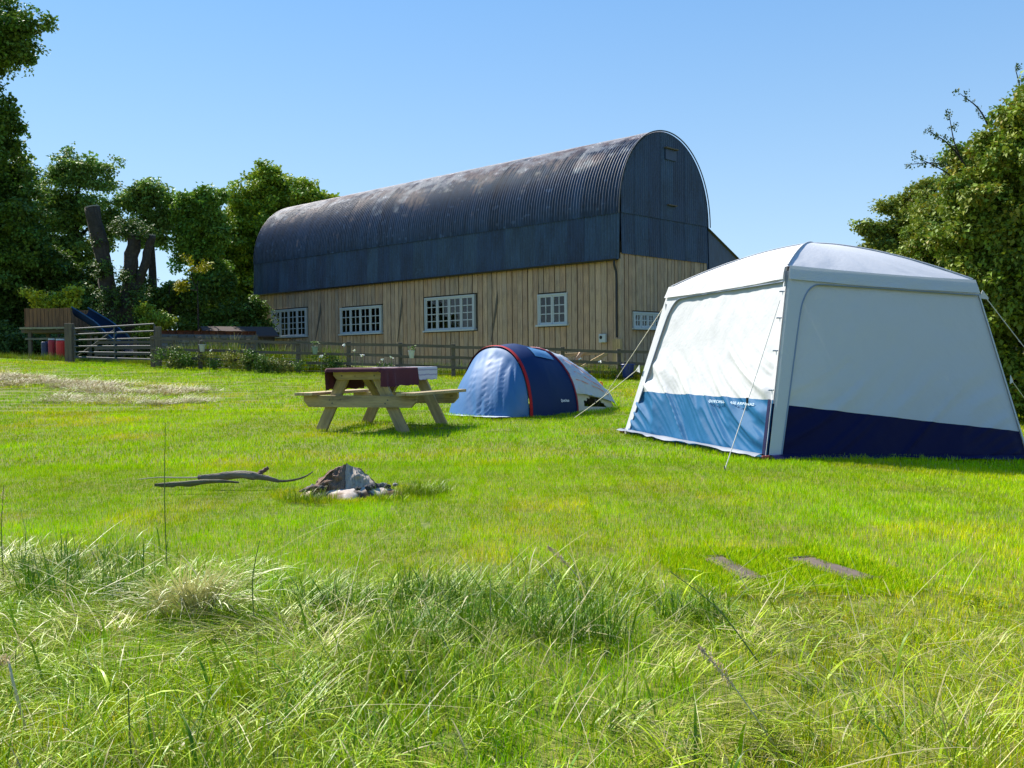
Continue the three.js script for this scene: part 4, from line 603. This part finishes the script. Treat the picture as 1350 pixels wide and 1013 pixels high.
{ // pollarded trunk with sawn forks
  const x = -15.55, z = -38, t = thing('pollard_trunk', 'thick sawn-off tree trunk with stub forks and hardly any leaves', 'tree trunk', [x, ground(x, z), z]);
  part(t, 'trunk', limb([V(0.1, -0.3, 0), V(0.08, 0.7, 0), V(0.05, 1.5, 0), V(0.05, 2.1, 0)], [0.8, 0.62, 0.5, 0.36], 14, 5, 0.3), M.bark);
  part(t, 'fork', limb([V(-0.05, 1.3, 0), V(-0.22, 2.7, 0), V(-0.45, 4.2, 0.1), V(-0.75, 5.85, 0.15)], [0.38, 0.32, 0.28, 0.28], 12, 6, 0.3), M.bark);
  part(t, 'fork', limb([V(0.3, 1.3, 0), V(0.58, 2.6, 0.1), V(0.72, 3.8, 0.1), V(0.82, 4.75, 0.1)], [0.32, 0.28, 0.24, 0.25], 12, 7, 0.3), M.bark);
  part(t, 'fork', limb([V(0.62, 2.4, -0.1), V(1.1, 3.3, 0), V(1.4, 4.2, 0.1), V(1.52, 4.75, 0.1)], [0.2, 0.18, 0.15, 0.16], 10, 8, 0.3), M.bark);
  for (const [px, py, pz, rr, tz] of [[-0.75, 5.86, 0.15, 0.265, 0.2], [0.82, 4.76, 0.1, 0.235, -0.1], [1.52, 4.76, 0.1, 0.15, -0.1]]) part(t, 'cut_face', new THREE.CylinderGeometry(rr, rr * 1.04, 0.05, 14).rotateZ(tz).translate(px, py, pz), mat({ color: col(0.30, 0.24, 0.17), roughness: 0.9 }));
  const r = rng(220), dm = new THREE.Object3D(), ms = []; for (const [cx, cy, cz, a, n] of [[0.8, 5.0, 0.1, 0.42, 60], [0.35, 5.15, -0.1, 0.38, 50], [0.9, 2.4, 0.5, 0.5, 40], [1.35, 4.9, 0.1, 0.22, 14], [-0.3, 3.4, 0.3, 0.35, 46], [-0.1, 2.2, 0.4, 0.5, 60], [0.6, 3.2, 0.3, 0.35, 40], [0.1, 1.2, 0.6, 0.7, 70], [-0.5, 4.6, 0.2, 0.25, 18]]) for (let i = 0; i < n; i++) { dm.position.set(cx + (r() - 0.5) * 2 * a, cy + (r() - 0.5) * 1.6 * a, cz + (r() - 0.5) * 2 * a); dm.rotation.set(r(), r() * 6, r()); dm.scale.setScalar(0.7 + 0.5 * r()); dm.updateMatrix(); ms.push(dm.matrix.clone()); }
  const im = shade(new THREE.InstancedMesh(sprigs.mid[0], leafM, ms.length)); im.name = 'shoots'; im.userData.kind = 'stuff'; ms.forEach((m, i) => { im.setMatrixAt(i, m); im.setColorAt(i, col(0.10, 0.16, 0.022).multiplyScalar(0.7 + 0.6 * r())); }); t.add(im);
}
const G3 = 'hedge trees beside the big tent';
tree('hornbeam_tree', 'nearest broad hedge tree with small brownish-green leaves', [7.68, -13.5], [[-0.59, 3.26, 0.0, 0.58, 0.74], [-1.06, 2.43, 0.0, 0.58, 0.79], [-0.38, 4.15, 0.0, 0.53, 0.58], [-0.53, 2.0, 0.0, 0.58, 0.85], [-0.97, 1.39, -0.4, 0.55, 0.49], [0.2, 2.94, 0.0, 0.85, 1.5], [0.3, 1.4, 0, 0.9, 0.8], [-0.3, 0.6, -0.3, 0.8, 0.5], [-1.1, 0.6, -1.2, 0.7, 0.5], [0.6, 0.5, 0.2, 0.8, 0.45], [-0.1, 4.5, 0, 0.7, 0.6], [-0.75, 3.75, 0.2, 0.45, 0.5], [-1.25, 3.0, 0.1, 0.4, 0.5]], { seed: 230, size: 'near', trunk: 0.12, tint: [0.205, 0.285, 0.03], brown: 0.08, clumps: 70, per: 34, cr: 0.34, group: G3 }).userData.label = 'broad hedge tree with small brownish-green leaves by the rail fence';
tree('hornbeam_tree', 'middle hedge tree with brownish-green leaves and bare twig tips', [8.94, -19], [[-0.37, 3.27, 0, 0.72, 0.89], [-0.79, 2.76, 0, 0.69, 0.6], [0.04, 4.38, 0, 0.51, 0.66], [0.37, 3.27, 0, 0.75, 1.34], [0.22, 1.64, 0, 0.75, 0.89], [-0.74, 1.8, 0, 0.75, 0.75], [0.9, 2.2, 0, 1.0, 1.4], [-0.6, 0.6, 0.3, 0.9, 0.6], [0.5, 0.6, 0.3, 0.9, 0.6]], { seed: 231, size: 'near', trunk: 0.14, tint: [0.185, 0.265, 0.03], brown: 0.07, clumps: 66, per: 34, cr: 0.34, group: G3 });
tree('hornbeam_tree', 'farthest hedge tree with greener feathery outline behind the tent roof', [11.72, -29], [[-0.4, 4.1, 0, 0.91, 0.5], [0.19, 4.77, 0, 0.77, 0.73], [0.73, 5.3, 0, 0.59, 0.59], [0.0, 3.23, 0, 1.14, 1.14], [0.0, 1.65, 0, 1.14, 1.14], [1.4, 3.4, 0, 1.2, 1.6]], { seed: 232, size: 'mid', trunk: 0.16, tint: [0.203, 0.257, 0.035], clumps: 40, per: 30, group: G3 });
{ // straggly twigs standing clear of the hedge
  const t = thing('bare_twigs', 'straggly leafy twigs sticking out above the hedge against the sky', 'branch', [6.9, ground(6.9, -15), -15]), y0 = -ground(6.9, -15), r = rng(240), ms = [], dm = new THREE.Object3D();
  for (const [a, b, c] of [[[0.35, 3.3, 0], [-0.2, 3.85, 0], [-0.81, 3.87, 0]], [[0.35, 3.5, 0], [-0.1, 4.15, 0], [-0.5, 4.4, 0.05]], [[0.35, 3.5, 0], [0.0, 4.1, 0], [-0.12, 4.65, 0]], [[0.4, 3.2, 0], [-0.1, 3.7, 0], [-0.7, 4.02, 0]], [[0.6, 4.2, 0], [0.35, 4.7, 0], [0.05, 4.95, 0]], [[1.0, 4.6, 0], [0.98, 5.0, 0], [0.9, 5.35, 0]]]) {
    const p = [a, b, c].map((q) => V(q[0], q[1] + y0, q[2])); part(t, 'twig', limb(p, [0.02, 0.012, 0.004], 5, 9, 0.1), M.bark);
    const cv = new THREE.CatmullRomCurve3(p); for (let i = 0; i < 9; i++) { const q = cv.getPoint(0.35 + 0.65 * r()); dm.position.copy(q).add(V((r() - 0.5) * 0.1, (r() - 0.3) * 0.1, (r() - 0.5) * 0.1)); dm.rotation.set(r() * 3, r() * 6, r()); dm.scale.setScalar(0.35 + 0.35 * r()); dm.updateMatrix(); ms.push(dm.matrix.clone()); }
  }
  const im = shade(new THREE.InstancedMesh(sprigs.near[0], leafM, ms.length)); im.name = 'leaves'; im.userData.kind = 'stuff'; ms.forEach((m, i) => { im.setMatrixAt(i, m); im.setColorAt(i, col(0.08, 0.12, 0.03)); }); t.add(im);
}

// ---------------------------------------------------------------- grass
function blades(list) { // list of {x,z,y,az,L,tilt,bend,w,seg,c,roll}
  const P = [], C = [], I = [];
  for (const b of list) {
    const n = b.seg, base = P.length / 3, ca = Math.cos(b.az), sa = Math.sin(b.az); let x = b.x, y = b.y || 0, z = b.z; const st = b.L / n;
    for (let i = 0; i <= n; i++) {
      const t = i / n, th = b.tilt + b.bend * t * t, w = b.w * (i === n ? 0.05 : Math.pow(1 - t, 0.55) * (0.75 + 0.25 * Math.min(1, t * 4))) * 0.5, ro = (b.roll || 0) + t * (b.twist || 0);
      const wx = -sa * Math.cos(ro) + ca * Math.sin(ro) * 0.6, wz = ca * Math.cos(ro) + sa * Math.sin(ro) * 0.6, wy = Math.sin(ro) * 0.5;
      P.push(x - wx * w, y - wy * w, z - wz * w, x + wx * w, y + wy * w, z + wz * w); C.push(...b.c, ...b.c);
      x += Math.sin(th) * ca * st; z += Math.sin(th) * sa * st; y += Math.cos(th) * st; if (y < (b.y || 0) + 0.004) y = (b.y || 0) + 0.004;
    }
    for (let i = 0; i < n; i++) { const a = base + i * 2; I.push(a, a + 1, a + 3, a, a + 3, a + 2); }
  }
  const g = new THREE.BufferGeometry(); g.setAttribute('position', new THREE.Float32BufferAttribute(P, 3)); g.setAttribute('color', new THREE.Float32BufferAttribute(C, 3)); g.setIndex(I); g.computeVertexNormals(); return g;
}
const grassM = mat({ color: col(1, 1, 1), vertexColors: true, roughness: 0.55, transmission: 0.42, thickness: 0, specularIntensity: 0.06 });
const longM = mat({ color: col(1, 1, 1), vertexColors: true, roughness: 0.45, transmission: 0.36, thickness: 0, specularIntensity: 0.34 });
const strawM = mat({ color: col(1, 1, 1), vertexColors: true, roughness: 0.6, transmission: 0.2, thickness: 0 });
const GR = { green: [0.275, 0.41, 0.002], lime: [0.44, 0.545, 0.002], deep: [0.075, 0.20, 0.004], straw: [0.46, 0.39, 0.12], pale: [0.56, 0.51, 0.28], bluish: [0.085, 0.24, 0.014] };
const mixc = (a, b, t, k = 1) => a.map((q, i) => lerp(q, b[i], t) * k);
function lawnPatch(seed, size, n, wk = 1) {
  const r = rng(seed), L = []; for (let i = 0; i < n; i++) { const s = r(); const c = s < 0.05 ? mixc(GR.straw, GR.pale, r(), 0.8) : s < 0.34 ? mixc(GR.green, GR.deep, r()) : mixc(GR.green, GR.lime, r()); L.push({ x: (r() - 0.5) * size, z: (r() - 0.5) * size, az: r() * 6.283, L: 0.020 + 0.026 * r(), tilt: r() * 0.7, bend: r() * 1.3, w: (0.0028 + 0.002 * r()) * wk, seg: 2, c: c.map((q) => q * (0.8 + 0.4 * r())), roll: (r() - 0.5) * 2 }); } return blades(L);
}
function scatter(name, label, geos, m, items) { // items: [x, z, scale, yaw, r, g, b, sy, y]
  geos.forEach((g, k) => {
    const mine = items.filter((_, i) => i % geos.length === k); if (!mine.length) return;
    const im = shade(new THREE.InstancedMesh(g, m, mine.length)), o = new THREE.Object3D(); im.name = numbered(name); tag(im, label, 'grass', undefined, 'stuff');
    mine.forEach((q, i) => { o.position.set(q[0], ground(q[0], q[1]) + (q[8] || 0), q[1]); o.rotation.set(0, q[3], 0); o.scale.set(q[2], q[7] || q[2], q[2]); o.updateMatrix(); im.setMatrixAt(i, o.matrix); im.setColorAt(i, col(q[4], q[5], q[6])); });
    scene.add(im);
  });
}
const boardsAt = [[0.93, -4.10, 0.20, 0.10], [1.335, -4.06, 0.32, 0.135]];
const onBoard = (x, z, m) => boardsAt.some(([bx, bz, tu, w]) => { const dx = x - bx, dz = z - bz, c = Math.cos(tu), s = Math.sin(tu), lx = dx * c - dz * s, lz = dx * s + dz * c; return Math.abs(lx) < w / 2 + m && Math.abs(lz) < 0.225 + m; });
const onAsh = (x, z, m) => Math.hypot((x + 1.1) / (0.36 + m), (z + 6.55) / (0.30 + m)) < 1;
// how long the grass stands: 1 in the rough foreground, 0 on the mown lawn
const rough = (x, z) => { const D = -z, edge = 4.2 + 0.9 * (fbm(x * 1.8 + 3, z * 1.4, 300, 3) - 0.5) + clamp(-x - 0.6, 0, 2) * 0.3 - clamp(x - 0.2, 0, 1.2) * 0.55 + sstep(1.5, 2.3, x) * 0.5; return sstep(0.15, -0.75, D - edge); };
{
  const r = rng(401), items = [], mini = [];
  const R = (a, b) => a + (b - a) * r();
  const far = []; const put = (x, z, s) => {
    const D = -z; if (D < 1.0 || Math.abs(x) > 0.57 * D + 1.2) return; if (onBoard(x, z, 0.12) || onAsh(x, z, 0.10)) return;
    const lx = x + 0.26, lz = z + 13.94, cs = Math.cos(0.7), sn = Math.sin(0.7), ax = lx * cs - lz * sn, az = lx * sn + lz * cs; if (ax > -0.35 && ax < 1.95 && Math.abs(az) < 0.62) return;
    const n = fbm(x * 0.55, z * 0.35, 310, 4), n2 = fbm(x * 2.1, z * 1.4, 315, 3), dry = sstep(0.56, 0.72, fbm(x * 0.9 + 20, z * 0.9, 320, 3)) * 0.6, n4 = vnoise(x * 5.5, z * 5.5, 318), v = 0.80 + 1.0 * n2 + 0.30 * n4;
    (s > 1 ? far : items).push([x, z, s, Math.floor(R(0, 4)) * Math.PI / 2 + R(-0.2, 0.2), v * (0.72 + 0.5 * n + 0.5 * dry), v * (0.88 + 0.2 * n + 0.02 * dry), v * (1.0 + 1.4 * dry), s * (0.55 + 0.9 * n2) / Math.sqrt(s)]);
  };
  for (let z = -1.0; z > -8.4; z -= 0.235) for (let x = -6; x <= 6; x += 0.235) put(x + R(-0.04, 0.04), z + R(-0.04, 0.04), 0.75);
  for (let z = -8.3; z > -15; z -= 0.34) for (let x = -10; x <= 10; x += 0.34) put(x + R(-0.06, 0.06), z + R(-0.06, 0.06), 1.1);
  for (let z = -14.8; z > -27.5; z -= 0.54) for (let x = -17; x <= 17; x += 0.54) put(x + R(-0.1, 0.1), z + R(-0.1, 0.1), 1.75);
  for (let i = 0; i < 2200; i++) { const x = R(0.65, 1.62), z = R(-4.52, -3.64); if (!onBoard(x, z, -0.012) && onBoard(x, z, 0.2)) mini.push([x, z, 1, R(0, 6.28), 1.55, 1.45, 1, R(0.7, 1.0)]); }
  for (let i = 0; i < 1500; i++) { const x = -1.1 + R(-0.58, 0.58), z = -6.55 + R(-0.5, 0.5); if (!onAsh(x, z, -0.04) && onAsh(x, z, 0.17)) mini.push([x, z, 1, R(0, 6.28), 1.7, 1.35, 1.5, R(0.5, 0.9)]); }
  scatter('lawn_grass', 'short bright green mown lawn', [1, 2, 3, 4].map((k) => lawnPatch(k, 0.36, 620)), grassM, items);
  scatter('lawn_grass', 'short bright green mown lawn farther off', [7, 8, 9].map((k) => lawnPatch(k, 0.36, 330, 1.5)), grassM, far);
  scatter('lawn_grass', 'short turf round the ash and the sunken timbers', [lawnPatch(5, 0.06, 18), lawnPatch(6, 0.06, 18)], grassM, mini);
}
// long rough grass in front
function clump(seed, n, rad, Lr, tiltR, bendR, pal, w = 0.0042) {
  const r = rng(seed), L = []; for (let i = 0; i < n; i++) { const a = r() * 6.283, q = Math.sqrt(r()) * rad, c = pal(r); L.push({ x: Math.cos(a) * q, z: Math.sin(a) * q, az: a + (r() - 0.5) * 1.6, L: lerp(...Lr, r()), tilt: lerp(...tiltR, r()), bend: lerp(...bendR, r()), w: w * (0.6 + 0.8 * r()), seg: 7, c: c.map((v) => v * (0.75 + 0.5 * r())), roll: (r() - 0.5) * 2.4, twist: (r() - 0.5) * 2.5 }); } return blades(L);
}
const palGreen = (r) => { const s = r(); return s < 0.10 ? mixc(GR.straw, GR.pale, r()) : s < 0.36 ? mixc(GR.deep, GR.green, r()) : s < 0.42 ? mixc(GR.bluish, GR.green, r()) : mixc(GR.green, GR.lime, r()); };
const palBlue = (r) => { const s = r(); return s < 0.08 ? GR.pale : mixc(GR.bluish, GR.green, r() * 0.7); };
const palStraw = (r) => { const s = r(); return s < 0.45 ? mixc(GR.green, GR.lime, r()) : s < 0.75 ? mixc(GR.straw, GR.pale, r()) : mixc(GR.straw, GR.lime, r()); };
const palHay = (r) => mixc(GR.straw, GR.pale, r(), 0.9);
{
  const r = rng(501), R = (a, b) => a + (b - a) * r(), sets = { green: [], dry: [], tuft: [], silver: [] };
  const grow = (list, cx, cz, n, rad, o) => { for (let i = 0; i < n; i++) {
    const a = R(0, 6.283), q = Math.sqrt(r()) * rad, x = cx + Math.cos(a) * q, z = cz + Math.sin(a) * q; if (onBoard(x, z, 0.0)) continue;
    const az = o.flow === undefined ? a + R(-0.8, 0.8) : o.flow + R(-1, 1) * o.mess, c = o.pal(r), k = o.v * R(0.7, 1.3);
    list.push({ x, z, y: ground(x, z) + R(0, o.lift || 0), az, L: o.L * R(0.55, 1.25), tilt: R(o.t0, o.t1), bend: R(o.b0, o.b1), w: o.w * (r() < 0.25 ? R(1.2, 2.0) : R(0.5, 1.1)), seg: 6, c: c.map((q2) => q2 * k), roll: R(-1.3, 1.3), twist: R(-1.6, 1.6) });
  } };
  for (let i = 0; i < 3700; i++) {
    const D = Math.sqrt(R(1.05, 5.5 * 5.5)), x = R(-1, 1) * (0.55 * D + 0.5), z = -D, k = rough(x, z); if (r() > k * 1.3 || k < 0.04) continue;
    const n = fbm(x * 1.5 + 8, z * 1.9, 330, 3), lay = fbm(x * 1.2 + 60, z * 1.5, 333, 3), dry = fbm(x * 1.0 + 30, z * 1.3 + 4, 335, 3) + (x > 0.1 && D < 3.2 ? 0.08 : 0) + (x > 1.1 && D < 4.2 ? 0.09 : 0) + (D < 2.6 ? 0.03 : 0);
    const flow = fbm(x * 1.3 + 11, z * 1.6, 340, 2) * 22, h = (0.025 + 0.12 * sstep(0.35, 0.75, n)) * (0.4 + 0.6 * k), v = 0.8 + 0.4 * fbm(x * 4, z * 4, 341, 2), laid = sstep(0.34, 0.56, lay);
    if (dry > 0.525 && r() < 0.8) grow(sets.dry, x, z, 17, 0.07, { pal: palStraw, L: h * 1.25 + 0.05, t0: 0.5 + 0.5 * laid, t1: 1.2 + 0.3 * laid, b0: 0.0, b1: 1.1, w: 0.0032, v, flow, mess: 1.3, lift: 0.03 });
    else grow(sets.green, x, z, 17, 0.06, { pal: palGreen, L: h + 0.05, t0: 0.1 + 0.7 * laid, t1: 1.0 + 0.5 * laid, b0: 0.3, b1: 1.9, w: 0.0046, v, flow, mess: 1.5 + (1 - laid) * 1.6 });
  }
  for (let i = 0; i < 620; i++) { const D = Math.sqrt(R(1.8, 4.4 * 4.4)), x = R(-1, 1) * (0.55 * D + 0.3); if (r() > rough(x, -D)) continue; grow(sets.dry, x, -D, 1, 0.01, { pal: palHay, L: R(0.2, 0.42), t0: 0.7, t1: 1.5, b0: -0.2, b1: 0.7, w: R(0.0018, 0.0034), v: 1.1, lift: 0.13 }); }
  for (let i = 0; i < 300; i++) { const D = Math.sqrt(R(1.8, 4.6 * 4.6)), x = R(-1, 1) * (0.55 * D + 0.3); if (r() > rough(x, -D) * 1.1) continue; grow(sets.green, x, -D, 3, 0.03, { pal: (q) => mixc(GR.green, q() < 0.5 ? GR.lime : GR.deep, q()), L: R(0.10, 0.21), t0: 0.2, t1: 1.1, b0: 0.5, b1: 2.0, w: R(0.006, 0.0095), v: 1 }); }
  const tufts = [[0.0, -3.2, 0.22, 0.24], [-0.25, -3.05, 0.16, 0.2], [0.16, -3.1, 0.16, 0.22], [-1.95, -4.2, 0.28, 0.2], [-1.7, -3.8, 0.22, 0.2], [-0.62, -3.5, 0.16, 0.17], [0.62, -3.3, 0.10, 0.15], [-0.3, -3.6, 0.12, 0.17]];
  for (const [tx, tz, tr, L] of tufts) for (let i = 0; i < 26; i++) { const a = R(0, 6.28), q = Math.sqrt(r()) * tr; grow(sets.tuft, tx + Math.cos(a) * q * 1.3, tz + Math.sin(a) * q * 0.7, 14, 0.045, { pal: palBlue, L: L * R(0.6, 1.1), t0: 0.05, t1: 0.9, b0: 0.2, b1: 1.8, w: 0.0046, v: 0.9 }); }
  for (const [tx, tz, n] of [[-0.64, -6.42, 34], [-0.56, -6.5, 26], [-1.36, -6.20, 14], [-1.26, -6.18, 10], [-0.82, -6.22, 8]]) for (let i = 0; i < n; i++) grow(sets.tuft, tx + R(-0.13, 0.13), tz + R(-0.08, 0.08), 14, 0.03, { pal: palGreen, L: R(0.07, 0.13), t0: 0, t1: 0.8, b0: 0.3, b1: 1.5, w: 0.0045, v: 0.85 });
  for (let i = 0; i < 34; i++) { const sx = R(-1, 1); grow(sets.silver, -1.14 + sx * 0.13, -3.42 + R(-0.05, 0.05), 14, 0.03, { pal: (q) => mixc(GR.pale, GR.bluish, q() * 0.3), L: 0.27, t0: 0.6, t1: 1.15, b0: 0.5, b1: 1.3, w: 0.005, v: 1.25, flow: 1.2 - sx * 1.1, mess: 0.6, lift: 0.08 }); }
  const lay = (name, label, list, m) => { const o = single(name, label, 'grass', blades(list), m, undefined, 'stuff'); return o; };
  lay('long_grass', 'long uncut green grass lying in loose swirls', sets.green, longM);
  lay('dry_grass', 'bleached dry grass matted among the long green grass', sets.dry, longM);
  lay('grass_tufts', 'upright bluish-green tufts standing in the long grass', sets.tuft, longM);
  lay('silvery_tuft', 'flattened silvery tuft of dead grass in the long grass', sets.silver, strawM);
  // swathes of cut hay at the far side of the lawn, and rough edge under the fence
  const hay = [], edge = [];
  for (let i = 0; i < 900; i++) { const k = r(), x = lerp(-12.5, -6.2, k) + R(-0.5, 0.5), D = lerp(21.5, 18.2, k) + R(-0.9, 0.9) * (0.5 + 0.5 * vnoise(k * 9, 1, 345)); if (vnoise(x * 1.6, D * 1.6, 346) < 0.34) continue; const v = R(0.68, 1.08); hay.push([x, -D, R(0.7, 1.2), R(0, 6.28), v, v * 0.95, v * 0.9]); }
  for (let i = 0; i < 260; i++) { const x = R(-8.5, -5.2), D = R(16.2, 17.4) + (x + 7) * -0.25; if (vnoise(x * 1.8, D * 2, 347) < 0.45) continue; const v = R(0.6, 0.95); hay.push([x, -D, R(0.6, 1), R(0, 6.28), v, v, v * 0.8]); }
  scatter('cut_hay', 'swathe of pale cut hay drying on the far lawn', [clump(51, 40, 0.16, [0.12, 0.3], [0.9, 1.5], [0.0, 0.6], palHay, 0.008), clump(52, 40, 0.16, [0.12, 0.3], [0.8, 1.5], [0.0, 0.8], palHay, 0.008)], strawM, hay);
  for (let i = 0; i < 2300; i++) { const k = r(), x = lerp(-16.5, 7, k), D = lerp(27.2, 22.2, clamp((x + 9.5) / 16, -0.45, 1)) + R(-0.5, 0.7); const n = vnoise(x * 1.4, D, 350), v = R(0.55, 1.0); edge.push([x, -D, R(0.5, 0.9) * (0.45 + n) * (x < -9.5 ? 0.45 : x < -4.6 ? 1.35 : 0.8), R(0, 6.28), v * (0.8 + 0.5 * n), v, v * 0.8]); }
  scatter('verge_grass', 'tall seeding grass and weeds along the fence', [clump(61, 26, 0.16, [0.25, 0.6], [0.0, 0.5], [0.1, 0.9], palGreen, 0.012), clump(62, 26, 0.16, [0.25, 0.7], [0.0, 0.5], [0.1, 0.8], (q) => (q() < 0.4 ? mixc(GR.straw, GR.pale, q(), 0.8) : mixc(GR.deep, GR.green, q())), 0.010)], grassM, edge);
}
{ // leafy weeds at the foot of the fence
  const r = rng(551), R = (a, b) => a + (b - a) * r(), ms = [], cs = [], o = new THREE.Object3D();
  for (let i = 0; i < 46; i++) { const x = i < 34 ? R(-9.6, -4.4) : R(-4.4, 5), D = lerp(25.6, 22.4, (x + 9.5) / 16) - R(-0.15, 0.55), H = R(0.25, 0.62) * (i < 34 ? 1 : 0.6), g = ground(x, -D), c = r() < 0.35 ? [0.26, 0.27, 0.06] : [0.11, 0.19, 0.03];
    for (let k = 0; k < 16; k++) { o.position.set(x + R(-0.16, 0.16), g + H * Math.sqrt(r()), -D + R(-0.14, 0.14)); o.rotation.set(R(-0.6, 0.6), R(0, 6.3), R(-0.6, 0.6)); o.scale.setScalar(R(0.4, 0.75)); o.updateMatrix(); ms.push(o.matrix.clone()); cs.push(col(...c).multiplyScalar(R(0.7, 1.2))); } }
  const im = shade(new THREE.InstancedMesh(sprigs.mid[1], leafM, ms.length)); im.name = 'fence_weeds'; tag(im, 'leafy nettles and docks crowding the foot of the fence', 'weeds', undefined, 'stuff'); ms.forEach((m, i) => { im.setMatrixAt(i, m); im.setColorAt(i, cs[i]); }); scene.add(im);
}
// ---------------------------------------------------------------- single tall stalks
{
  const stemM = mat({ color: col(0.10, 0.15, 0.03), roughness: 0.7 }), dryM = mat({ color: col(0.55, 0.45, 0.24), roughness: 0.8 }), seedM = mat({ color: col(0.66, 0.55, 0.36), roughness: 0.9, transmission: 0.6, thickness: 0 }), r = rng(601);
  const stalk = (label, pts, rad, m, head) => {
    const [x, z] = [pts[0][0], pts[0][2]], o = thing('grass_stalk', label, 'grass stalk', [x, ground(x, z), z], 0, 'tall grass stalks'), P = pts.map((p) => V(p[0] - x, p[1], p[2] - z)); part(o, 'stem', limb(P, [rad, rad * 0.8, rad * 0.5], 5, 3, 0.05), m);
    if (head) { const c = new THREE.CatmullRomCurve3(P), gs = []; for (let i = 0; i < head; i++) { const t = 0.55 + 0.45 * r(), p = c.getPoint(t), g = new THREE.SphereGeometry(0.0026, 5, 4); g.scale(0.6, 2.2, 0.6); g.rotateZ((r() - 0.5) * 2); g.rotateY(r() * 6); const w = 0.0085 * Math.sin(Math.PI * clamp((t - 0.5) * 2, 0.08, 1)) + 0.002; g.translate(p.x + (r() - 0.5) * w * 2, p.y + (r() - 0.5) * w * 2, p.z + (r() - 0.5) * w * 2); gs.push(g); } part(o, 'seed_head', mergeGeometries(gs), seedM); }
  };
  stalk('tall straight dark stalk standing before the fallen branches', [[-1.515, 0, -4.2], [-1.52, 0.33, -4.2], [-1.51, 0.645, -4.2]], 0.0026, stemM, 0);
  stalk('shorter dark stalk with a bent tip in the rough grass', [[-0.865, 0, -3.2], [-0.87, 0.18, -3.2], [-0.845, 0.31, -3.2]], 0.0026, stemM, 0);
  stalk('pale drooping dry stalk with a curled tip', [[-1.20, 0, -2.35], [-1.235, 0.12, -2.36], [-1.27, 0.165, -2.4], [-1.30, 0.15, -2.42]], 0.004, dryM, 40);
  stalk('slanting stalk with a thick feathery brown seed head', [[0.60, 0.0, -2.2], [0.52, 0.12, -2.26], [0.438, 0.215, -2.3]], 0.002, dryM, 95);
  stalk('thin slanting stalk with a small brown seed head', [[0.30, 0.0, -3.55], [0.22, 0.11, -3.6], [0.127, 0.20, -3.62]], 0.0025, dryM, 90);
  stalk('dark thin stalk leaning through the bleached grass', [[0.72, 0.0, -2.8], [0.60, 0.16, -2.85], [0.47, 0.26, -2.9]], 0.0024, stemM, 0);
  stalk('dark stalk among the tufts in front of the ash', [[-0.82, 0, -2.05], [-0.83, 0.1, -2.06], [-0.835, 0.2, -2.07]], 0.0024, stemM, 0);
  stalk('green stalk with nodding tip at the edge of the rough grass', [[-2.15, 0, -4.05], [-2.16, 0.2, -4.06], [-2.14, 0.40, -4.05]], 0.0024, stemM, 20);
}

renderer.render(scene, camera);
